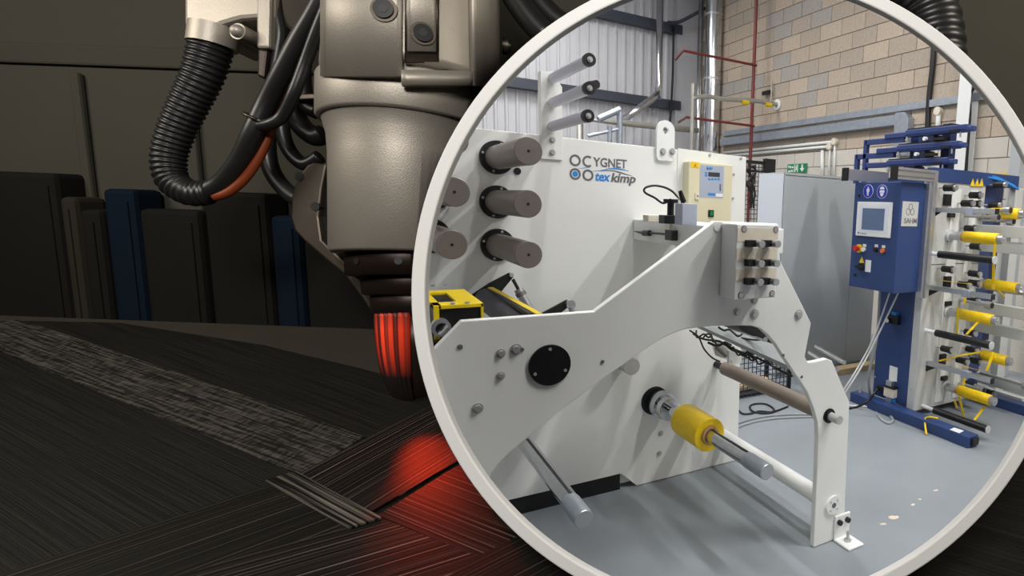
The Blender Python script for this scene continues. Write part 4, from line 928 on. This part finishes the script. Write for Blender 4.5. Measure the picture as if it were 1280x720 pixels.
# exit sign
a, b = PX(984.3, 205.5, 5.975), PX(1007.8, 216, 5.975); c_ = PX(1007.8, 204.3, 5.975)
zt_, zb_ = (PX(996, 204.8, 5.975).z), (PX(996, 216, 5.975).z); y0, y1 = b.y, a.y
ex = thing('exit_sign', 'green exit sign with running figure and down arrow on the painted wall', 'sign', (5.98, (y0 + y1) / 2, zb_))
obj('sign_board', MB().box(5.976, 5.984, y0, y1, zb_, zt_), MSIGNG, ex)
W_, H_ = y1 - y0, zt_ - zb_
text('sign_lettering', 'Fire', H_ * .42, (5.974, y1 - W_ * .05, zb_ + H_ * .55), (0, -1, 0), (0, 0, 1), MWB, ex, bold=.002, width=W_ * .28)
text('sign_lettering', 'exit', H_ * .42, (5.974, y1 - W_ * .05, zb_ + H_ * .12), (0, -1, 0), (0, 0, 1), MWB, ex, bold=.002, width=W_ * .28)
def sgn(pts): obj('pictogram', MB().prism([(5.9735, y1 - W_ * a, zb_ + H_ * b) for a, b in pts], (.001, 0, 0)), MWB, ex)
sgn([(.37, .06), (.37, .94), (.41, .94), (.41, .06)]); sgn([(.53, .06), (.53, .94), (.57, .94), (.57, .06)])
sgn([(.44, .75), (.51, .72), (.50, .5), (.52, .3), (.49, .3), (.47, .45), (.44, .12), (.415, .14), (.45, .52)]); sgn([(.47, .78), (.50, .78), (.50, .92), (.47, .92)])
sgn([(.74, .9), (.82, .9), (.82, .5), (.90, .5), (.78, .1), (.66, .5), (.74, .5)])

# ================================================================== DARK ROBOT CELL
# inclined lay-up table: z = TZ + TK * distance along FH
_A, _B = PD(100, 398, 1.46), PD(640, 720, 0.78)
TK = (_A.z - _B.z) / (_A.dot(FH) - _B.dot(FH)); TZ = _A.z - TK * _A.dot(FH)
TN = (V((0, 0, 1)) - FH * TK).normalized()
def PT(u, v, lift=0.0):
    r = ray(u, v); k = (TZ - EYE) / (r.z - TK * r.dot(FH)); return EYEP + r * k + TN * lift
def tpt(a, b): return RH * a + FH * b + V((0, 0, TZ + TK * b))
tbl = thing('layup_table', 'brown-grey inclined lay-up table under the dark carbon plies', 'table', tpt(-.2, .9) * 1.0 - V((0, 0, tpt(-.2, .9).z)))
b_far = _A.dot(FH)
obj('table_top', MB().prism([tpt(-1.9, .42), tpt(1.3, .42), tpt(1.3, b_far), tpt(-1.9, b_far)], TN * -.03), MTABLE, tbl, clip=True)
for a_ in (-1.7, -.75):
    for b_ in (.55, 1.25):
        q = tpt(a_, b_) - TN * .03; obj('leg', MB().box(q.x - .03, q.x + .03, q.y - .03, q.y + .03, 0, q.z + .004), MDCAB, tbl)
for a_, b_ in ((1.15, .5), (1.15, .62)):
    q = tpt(a_, b_) - TN * .03; obj('leg', MB().box(q.x - .03, q.x + .03, q.y - .03, q.y + .03, 0, q.z + .004), MDCAB, tbl)

CB_BASE = carbon_mat('carbon_base', (17, 16, 15), (40, 38, 34), 520, 2.5, .6, 0, False)
CB_WOVEN = carbon_mat('carbon_woven', (26, 25, 24), (98, 94, 87), 210, 7, .5, .33, False)
CB_B = carbon_mat('carbon_tow', (13, 12, 10), (72, 66, 57), 230, .9, .6)
CB_D = carbon_mat('carbon_tow_fine', (10, 8, 7), (112, 96, 88), 230, .8, .6)
CB_A2 = carbon_mat('carbon_strip', (16, 15, 14), (128, 122, 112), 190, 2.5, .5, 0, False)
def ply(label, poly, fib, lift, m, thick=.003):
    W = [PT(u, v, lift) for u, v in poly]
    xa = (PT(*fib[1]) - PT(*fib[0])).normalized(); ya = TN.cross(xa).normalized()
    R = Matrix((xa, ya, TN)).transposed()
    c = sum(W, V()) / len(W); RT = R.transposed()
    mb = MB(); mb.prism([RT @ (p - c) for p in W], (0, 0, thick))
    o = obj('carbon_ply', mb, m, None, origin=(0, 0, 0), clip=True)
    o.matrix_world = Matrix.Translation(c) @ R.to_4x4()
    return tag(o, label, 'carbon ply', 'carbon plies on the lay-up table')
ply('broad dark base ply covering most of the lay-up table', [(-90, 400), (150, 405), (330, 433), (500, 474), (700, 515), (1000, 545), (1420, 570), (1420, 772), (-90, 772)], ((0, 560), (150, 650)), 0.0005, CB_BASE)
ply('light grey woven strip running from the left edge toward the hot nozzle', [(-60, 402), (30, 403), (456, 549), (378, 598), (0, 441), (-60, 419)], ((184, 451), (400, 522)), .0036, CB_WOVEN)
ply('dark cross ply sweeping up from the bottom left corner', [(-60, 743), (24, 715), (349, 607), (436, 667), (300, 703), (160, 742), (-40, 790)], ((24, 715), (349, 607)), .0036, CB_B)
ply('cross ply lying under the nozzle and lit brightest red', [(375, 598), (537, 512), (640, 455), (720, 500), (573, 582), (467, 645)], ((375, 598), (537, 512)), .0067, CB_D)
ply('short ridged light strip bridging the two cross plies', [(334, 609), (372, 597), (479, 655), (438, 669)], ((350, 605), (455, 662)), .0102, CB_A2)
ply('dim red lit ply sloping down to the right along the port rim', [(473, 648), (575, 584), (680, 530), (740, 630), (656, 674), (602, 702)], ((480, 651), (602, 703)), .0033, CB_D)
ply('dark ply at the bottom edge with a faint red sheen', [(150, 748), (300, 704), (479, 654), (600, 703), (540, 742), (420, 775), (60, 780)], ((300, 704), (479, 654)), .0064, CB_D)
ply('dark ply tucked below the port rim at the bottom edge', [(600, 703), (656, 675), (740, 632), (900, 740), (700, 775), (500, 775), (545, 741)], ((600, 703), (656, 675)), .0092, CB_B)

# background furniture against the partition
def back_box(name, label, cat, u0, u1, v0, v1, front, depth, m, to_floor=True, bevel=.02):
    def at(u, v): r = ray(u, v); return EYEP + r * (front / r.dot(FH))
    p, q = at(u0, v0), at(u1, v0); a0, a1 = p.dot(RH), q.dot(RH); zt = (p.z + q.z) / 2; zb = 0 if to_floor else (at(u0, v1).z + at(u1, v1).z) / 2
    return [pw(a0, front, zb), pw(a1, front, zb), pw(a1, front + depth, zb), pw(a0, front + depth, zb)], zt - zb
def cabinet(label, u0, u1, v0, front, depth, m, handle=True):
    q, h = back_box('', '', '', u0, u1, v0, 0, front, depth, m)
    t = thing('dim_cabinet', label, 'cabinet', sum(q, V()) / 4)
    obj('carcass', MB().prism(q, (0, 0, h)), m, t, .012)
    a0, a1 = q[0].dot(RH), q[1].dot(RH)
    obj('door', MB().prism([pw(a0 + .015, front - .004, .08), pw(a1 - .015, front - .004, .08), pw(a1 - .015, front, .08), pw(a0 + .015, front, .08)], (0, 0, h - .11)), m, t, .006)
    return t
cabinet('dim dark cabinet at the far left of the dark room', -60, 66, 214, 1.50, .08, MDCAB)
cabinet('narrow dim brown locker between dark cabinets at the left', 72, 92, 246, 1.50, .08, MDCAB2)
cabinet('black low cabinet left of the navy locker', 97, 123, 262, 1.50, .08, MDCAB)
cabinet('dim navy blue locker in the dark room below the hose', 126, 166, 236, 1.50, .08, MDBLUE)
cabinet('dark low cabinet under the black corrugated hose', 172, 246, 262, 1.50, .08, MDCAB)
cabinet('dim dark cupboard left of the blue column', 252, 330, 240, 1.50, .08, MDCAB)
cabinet('bright navy column cabinet beside the robot bracket', 336, 372, 270, 1.50, .08, MDBLUE)
cabinet('dark cupboard half hidden behind the robot nozzle', 378, 470, 300, 1.50, .08, MDCAB)
def wallstrip(label, u0, u1, v0, v1, m, t=.02):
    q, h = back_box('', '', '', u0, u1, v0, v1, PW0 - t, t - .001, m, False)
    return struct(obj('trim_6', MB().prism(q, (0, 0, h)), m, None, .006), label)
wallstrip('level cable beam on the dim partition wall', -80, 420, 58, 84, MBEAM, .014)
for u0, u1 in ((84, 96), (226, 236)): wallstrip('pale upright batten on the dim partition wall', u0, u1, 90, 330, MBEAM, .02)

# ---------------- robot head
RD = 1.2
def ax_pt(u, v, d=RD): return PD(u, v, d)
UP = -CD
rb_ = thing('robot_head', 'grey metal robot head with red-hot fibre nozzle, hoses and side bracket', 'robot', ax_pt(512, 500))
def lathe_at(name, u, prof, m, seg=64, parent=None, clip=True):        # prof: (radius, frame row)
    o = ax_pt(u, PPY); mb = MB().lathe(o, UP, [(r, (PPY - v) / F * RD) for r, v in prof], seg)
    return obj(name, mb, m, parent or rb_, clip=clip)
bd = lathe_at('lower_barrel', 509, [(.128, 318), (.1325, 315), (.1335, 200), (.136, 178), (.143, 162), (.15, 156)], MROBOT)
lathe_at('clamp_band', 509, [(.150, 160), (.1535, 157), (.1535, 112), (.151, 109)], MROBOT)
lathe_at('upper_housing', 519, [(.159, 109), (.1595, 100), (.157, 40), (.153, -40), (.152, -160)], MROBOT)
# raised cheek with bolt pocket on the housing
def on_cyl(u, v, uc, r):                       # point where the view ray meets the barrel
    o = EYEP; d = ray(u, v); c = ax_pt(uc, PPY); ox, oz = (o - c).dot(CR), (o - c).dot(CF); dx, dz = d.dot(CR), d.dot(CF)
    A_ = dx * dx + dz * dz; B_ = 2 * (ox * dx + oz * dz); C_ = ox * ox + oz * oz - r * r
    t = (-B_ - math.sqrt(max(B_ * B_ - 4 * A_ * C_, 0))) / (2 * A_); p = o + d * t
    nn = (p - c); nn = (nn - UP * nn.dot(UP)).normalized(); return p, nn
def patch(name, u0, u1, v0, v1, uc, r, t, m, nu=12, clip=True, bev=.003):
    us = [u0 + (u1 - u0) * k / nu for k in range(nu + 1)]; T, Bo = [], []
    vs = []; 
    for u in us:
        for v in (v0, v1):
            p, nn = on_cyl(u, v, uc, r); vs.append(p - nn * .004)
            vs.append(p + nn * t)
    fs = []
    for k in range(nu):
        a = k * 4; b = a + 4     # a: v0 inner, a+1: v0 outer, a+2: v1 inner, a+3: v1 outer
        fs += [[a + 1, b + 1, b + 3, a + 3], [a, a + 2, b + 2, b], [a, b, b + 1, a + 1], [a + 2, a + 3, b + 3, b + 2]]
    fs += [[0, 1, 3, 2], [nu * 4, nu * 4 + 2, nu * 4 + 3, nu * 4 + 1]]
    mb = MB().add(vs, fs); o = obj(name, mb, m, rb_, clip=clip)
    for p in o.data.polygons: p.use_smooth = True
    e_ = o.modifiers.new('edges', 'EDGE_SPLIT'); e_.split_angle = .6
    return o
patch('left_cheek', 408, 503, -90, 97, 519, .157, .010, MROBOT)
patch('right_cheek', 586, 617, -90, 108, 519, .157, .012, MROBOT, 8)
patch('lower_lip', 503, 588, 90, 108, 519, .157, .012, MROBOT)
patch('pocket_wall', 506, 548, -60, 78, 519, .156, .004, MROBOTD)
patch('clamp_block', 510, 543, -60, 66, 519, .156, .013, MROBOT, 6)
def cap_bolt(u, v, uc, r, rr):
    p, nn = on_cyl(u, v, uc, r); b = obj('cap_bolt', MB().cyl(p - nn * .01, p + nn * .006, rr, seg=28), MBLK2, rb_, .002, clip=False)
    obj('bolt_washer', MB().cyl(p - nn * .01, p + nn * .002, rr * 1.32, seg=28), MROBOTD, b); obj('hex_socket', MB().cyl(p + nn * .005, p + nn * .0068, rr * .5, seg=6), MBLACK, b)
cap_bolt(480, 12, 519, .168, .0165); cap_bolt(528.5, 42, 519, .170, .0155); cap_bolt(634, 58, 519, .166, .013)
# burnt collars and hot nozzle
lathe_at('black_collar', 513, [(.105, 346), (.1115, 344), (.1125, 319), (.110, 316)], MCOLLAR)
lathe_at('stepped_collar', 516, [(.082, 369), (.0885, 367), (.0905, 348), (.088, 345)], MCOLLAR)
lathe_at('nozzle_ring', 520, [(.074, 391), (.0795, 389), (.0795, 371), (.077, 368)], MCOLLAR)
for u in (446, 498):
    p, nn = on_cyl(u, 326, 513, .112); obj('collar_slot', MB().cyl(p - nn * .004, p + nn * .0015, .007, seg=14), MBLACK, rb_)
def hot_mat():
    m = mat('hot_fibre', (26, 18, 16), .5); nt = m.node_tree; b = nt.nodes['Principled BSDF']
    tc = nt.nodes.new('ShaderNodeTexCoord'); sx = nt.nodes.new('ShaderNodeSeparateXYZ')
    nt.links.new(tc.outputs['Generated'], sx.inputs[0])
    r = nt.nodes.new('ShaderNodeValToRGB'); e = r.color_ramp.elements; e[0].position = .36; e[0].color = (0, 0, 0, 1); e[1].position = 1.0; e[1].color = (.5, .5, .5, 1)
    k = r.color_ramp.elements.new(.62); k.color = (.65, .65, .65, 1); k = r.color_ramp.elements.new(.84); k.color = (1, 1, 1, 1)
    nt.links.new(sx.outputs[2], r.inputs['Fac'])
    oi = nt.nodes.new('ShaderNodeObjectInfo'); mm = nt.nodes.new('ShaderNodeMath'); mm.operation = 'POWER'; mm.inputs[1].default_value = 1.6; nt.links.new(oi.outputs['Random'], mm.inputs[0])
    mu = nt.nodes.new('ShaderNodeMath'); mu.operation = 'MULTIPLY_ADD'; mu.inputs[1].default_value = 1.0; mu.inputs[2].default_value = .04; nt.links.new(mm.outputs[0], mu.inputs[0])
    m2 = nt.nodes.new('ShaderNodeMath'); m2.operation = 'MULTIPLY'; nt.links.new(mu.outputs[0], m2.inputs[0]); nt.links.new(r.outputs['Color'], m2.inputs[1])
    b.inputs['Emission Color'].default_value = (1.0, .05, .010, 1); nt.links.new(m2.outputs[0], b.inputs['Emission Strength']); return m
MHOT = hot_mat()
NU = 524
no = ax_pt(NU, PPY)
def nz(v): return (PPY - v) / F * RD
obj('nozzle_core', MB().lathe(no, UP, [(.018, nz(505)), (.044, nz(490)), (.058, nz(465)), (.066, nz(430)), (.070, nz(388))], 40), MCOLLAR, rb_, clip=True)
NS = 46
for k in range(NS):
    t = 2 * math.pi * k / NS; d = CR * math.cos(t) - CF * math.sin(t)
    pr = [(.0735, 389), (.0725, 410), (.0695, 435), (.0625, 462), (.051, 484), (.036, 498), (.018, 506)]
    pts = [no + UP * nz(v) + d * r for r, v in pr]
    mb = MB().tube(pts, .0052, seg=7, n=3, rf=lambda s: .0056 * (1 - .55 * s ** 2))
    u_ = proj(pts[2])[0]
    if (u_ - PPX) ** 2 + (435 - PPY) ** 2 < 415 ** 2 : continue
    obj('fibre_strand', mb, MHOT, rb_, clip=True)
# heater lamp inside the nozzle, throwing red light on the plies
def spot(target, src, watts, size, blend=.8, soft=.01):
    l = bpy.data.lights.new('nozzle_heater_light', 'SPOT'); l.energy = watts; l.color = (1, .04, .008); l.spot_size = math.radians(size); l.spot_blend = blend; l.shadow_soft_size = soft
    o = bpy.data.objects.new('nozzle_heater_light', l); COL.objects.link(o); o.location = src; o.rotation_euler = (V(target) - V(src)).to_track_quat('-Z', 'Y').to_euler()
src = no + UP * nz(425) - CF * .098 + CR * .01
spot(PT(540, 588), src, 6.0, 28, 1.0)
spot(PT(562, 692), src - CF * .01, 3.8, 36, 1.0)
# side bracket
def flat(name, pts, d, t, m, bev=.004, clip=False): return obj(name, MB().prism([PD(u, v, d) for u, v in pts], CF * t), m, rb_, bev, clip=clip)
flat('side_bracket', [(392, 203), (384, 206), (371, 222), (364, 245), (363, 272), (368, 288), (380, 301), (408, 325), (430, 343), (452, 372), (466, 394), (474, 388), (462, 362), (444, 338), (425, 322), (402, 300), (398, 270), (402, 235), (408, 205)], 1.19, .05, MROBOTD)
flat('bracket_web', [(384, 212), (416, 206), (416, 312), (402, 302), (386, 285), (380, 260), (380, 230)], 1.205, .03, MBLK2)
for u, v in ((379, 222), (399, 259)): 
    q = PD(u, v, 1.2); obj('bracket_bolt', MB().cyl(q, q - CF * .012, .009, seg=16), MBLACK, rb_)
# gearbox block top left
gbk = flat('gearbox_block', [(229, -60), (229, 33), (236, 37), (262, 38), (276, 31), (300, 24), (322, 22), (340, 24), (342, -60)], 1.12, .16, MROBOT, .008)
flat('valve_stub', [(320, -40), (320, 60), (336, 60), (338, -40)], 1.115, .03, MROBOT, .005)
flat('valve_tail', [(322, 60), (321, 95), (330, 98), (334, 62)], 1.118, .02, MCOLLAR, .004)
q = PD(297, 39, 1.10); sc1 = obj('gearbox_screw', MB().cyl(q + CF * .05, q, .015, seg=18).ball(q, .012), MROBOT, rb_)
flat('block_arm', [(300, -60), (300, 12), (420, 60), (420, -60)], 1.26, .06, MROBOTD, .01)
obj('hose_ferrule', MB().cyl(PD(268, 34, 1.14), PD(265, 58, 1.14), .039, seg=30), MROBOT, rb_, .002)
# corrugated hose and cables
def hose(name, px, d, r0, r1, rings, m=MHOSE, seg=22, clip=False):
    pts = [PD(u, v, dd) for (u, v), dd in zip(px, d if isinstance(d, list) else [d] * len(px))]
    return obj(name, MB().tube(pts, r0, seg=seg, n=rings, rf=lambda s: r0 + (r1 - r0) * s), m, rb_, clip=clip)
def corrugated(name, px, d, r0, r1, pitch=.0105, parent=None, clip=False):
    P = catmull([PD(u, v, d) for u, v in px], 24); L = [0]
    for a, b in zip(P[:-1], P[1:]): L.append(L[-1] + (b - a).length)
    tot = L[-1]; nst = int(tot / pitch) * 6; Q = []; j = 0
    for k in range(nst + 1):
        s = tot * k / nst
        while j < len(L) - 2 and L[j + 1] < s: j += 1
        f_ = (s - L[j]) / max(L[j + 1] - L[j], 1e-9); Q.append(P[j].lerp(P[j + 1], f_))
    prof = [0, .9, 1, .9, 0, -.25]
    mb = MB(); it = iter(range(10 ** 6))
    rad = [(r0 + (r1 - r0) * k / nst) + .0024 * prof[k % 6] for k in range(nst + 1)]
    idx = {'i': -1}
    def rf(s): return rad[min(nst, int(round(s * nst)))]
    mb.tube(Q, r0, seg=24, n=1, rf=rf); return obj(name, mb, MHOSE, parent or rb_, clip=clip)
corrugated('corrugated_hose', [(265, 52), (254, 92), (236, 130), (220, 165), (211, 198), (216, 226), (238, 241), (262, 240)], 1.14, .0335, .0215)
hose('main_cable', [(255, 241), (278, 228), (300, 200), (316, 166), (334, 128), (352, 92), (374, 50), (398, 8), (420, -40)], [1.14, 1.14, 1.13, 1.12, 1.12, 1.11, 1.10, 1.09, 1.08], .0175, .0165, 8)
hose('orange_cable', [(268, 246), (286, 240), (306, 223), (323, 198), (336, 168), (347, 135), (354, 105)], 1.14, .0085, .0085, 8, MCOPPER)
hose('second_cable', [(318, 158), (338, 155), (354, 144), (368, 115), (382, 78), (396, 40), (412, 0), (424, -30)], [1.12, 1.11, 1.11, 1.1, 1.1, 1.09, 1.08, 1.08], .0105, .0105, 8)
hose('third_cable', [(344, -30), (345, 10), (350, 40), (347, 66), (340, 100)], 1.14, .0105, .0105, 8)
hose('rear_cable', [(340, 120), (334, 165), (337, 205), (352, 232), (376, 250), (396, 240)], 1.24, .016, .016, 8)
hose('rear_cable', [(360, 110), (352, 150), (360, 185), (380, 205), (400, 196)], 1.25, .014, .014, 8)
hose('rear_cable', [(372, 60), (364, 110), (372, 150), (392, 170), (404, 168)], 1.27, .020, .020, 8)
hose('rear_cable', [(386, 30), (378, 90), (384, 130), (398, 140)], 1.25, .016, .016, 8)
flat('cable_clamp_bar', [(366, 118), (366, 125), (402, 123), (402, 116)], 1.22, .02, MROBOTD, .002)
c = PD(322, 149, 1.12); dd = (PD(334, 128, 1.12) - PD(316, 166, 1.12)).normalized(); a_, b_ = basis(dd); 
obj('cable_clip', MB().tube([c + (a_ * math.cos(2 * math.pi * k / 16) * .0225 + b_ * math.sin(2 * math.pi * k / 16) * .0225) for k in range(17)], .0032, seg=6, n=1), MROBOTD, rb_)
hose('rear_cable', [(618, -60), (640, -10), (668, 30), (700, 60)], 1.22, .026, .026, 8, clip=True)
hose('rear_cable', [(660, -60), (668, -10), (690, 20), (720, 40)], 1.26, .024, .024, 8, clip=True)
# arm link up to the cell ceiling
o0 = ax_pt(530, -150); obj('arm_link', MB().cyl(o0, V((o0.x, o0.y, 3.0)), .13, seg=40), MROBOTD, rb_)
# corrugated conduit at the upper right
cdn = thing('corrugated_conduit', 'black corrugated conduit curving down behind the upper right port rim', 'conduit', PD(1150, -60, 1.0))
corrugated('conduit_tube', [(1060, -150), (1090, -70), (1128, -30), (1155, 5), (1166, 45), (1168, 90), (1160, 140)], 1.1, .055, .055, .021, cdn, True)

# ---------------- trim dark-cell parts that meet the port's sleeve
dg = bpy.context.evaluated_depsgraph_get()
mb = MB(); rc = HOOD_R + 3
A = [ring_pt(t, rc, .60) for t in TT]; B = [ring_pt(t, rc, 1.95) for t in TT]
mb.add(A + B, [[k, (k + 1) % NSEG, NSEG + (k + 1) % NSEG, NSEG + k] for k in range(NSEG)] + [list(range(NSEG - 1, -1, -1)), [NSEG + k for k in range(NSEG)]])
cutter = obj('cutter', mb, MDCAB)
for o in CLIP:
    m = o.modifiers.new('trim', 'BOOLEAN'); m.operation = 'DIFFERENCE'; m.object = cutter; m.solver = 'EXACT'
bpy.context.view_layer.update(); dg = bpy.context.evaluated_depsgraph_get()
new = [(o, bpy.data.meshes.new_from_object(o.evaluated_get(dg))) for o in CLIP]
gone = []
for o, me in new:
    o.modifiers.clear()
    if len(me.polygons) == 0: gone.append(o)
    else: o.data = me
for o in gone:
    bpy.data.objects.remove(o)
bpy.data.objects.remove(cutter)

# ---------------- unseen lamps added to brighten the cell, hung from its ceiling
def cell_lamp(a, b, z, watts, col, target, sx=.5, sy_=.25, label=''):
    p = pw(a, b, z); t = thing('cell_added_lamp', label, 'lamp', p)
    d = (V(target) - p).normalized(); x_, y_ = basis(d)
    obj('lamp_head', MB().obox(p - d * .04, x_ * sy_ * .56, y_ * sx * .56, d * .03), MBLK2, t)
    obj('hanger', MB().cyl(p - d * .05, V((p.x, p.y, 3.0)), .012, seg=8), MBLK2, t)
    l = area_light('cell_added_light', p + d * .005, sx, sy_, watts, col, d)
cell_lamp(-.25, -.75, 2.75, 35.0, (1.0, .96, .90), PD(700, 360, .9), .7, .35, 'unseen lamp added behind the camera to light the port rim and robot head')
cell_lamp(-1.75, .55, 2.3, 9.0, (1.0, .93, .82), PD(150, 420, 1.3), .6, .3, 'unseen lamp added at the left to brighten the carbon plies')
cell_lamp(1.5, .6, 2.75, 14.0, (1.0, .93, .78), PD(1270, 60, 1.5), .5, .3, 'unseen lamp added at the right to brighten the corner by the conduit')
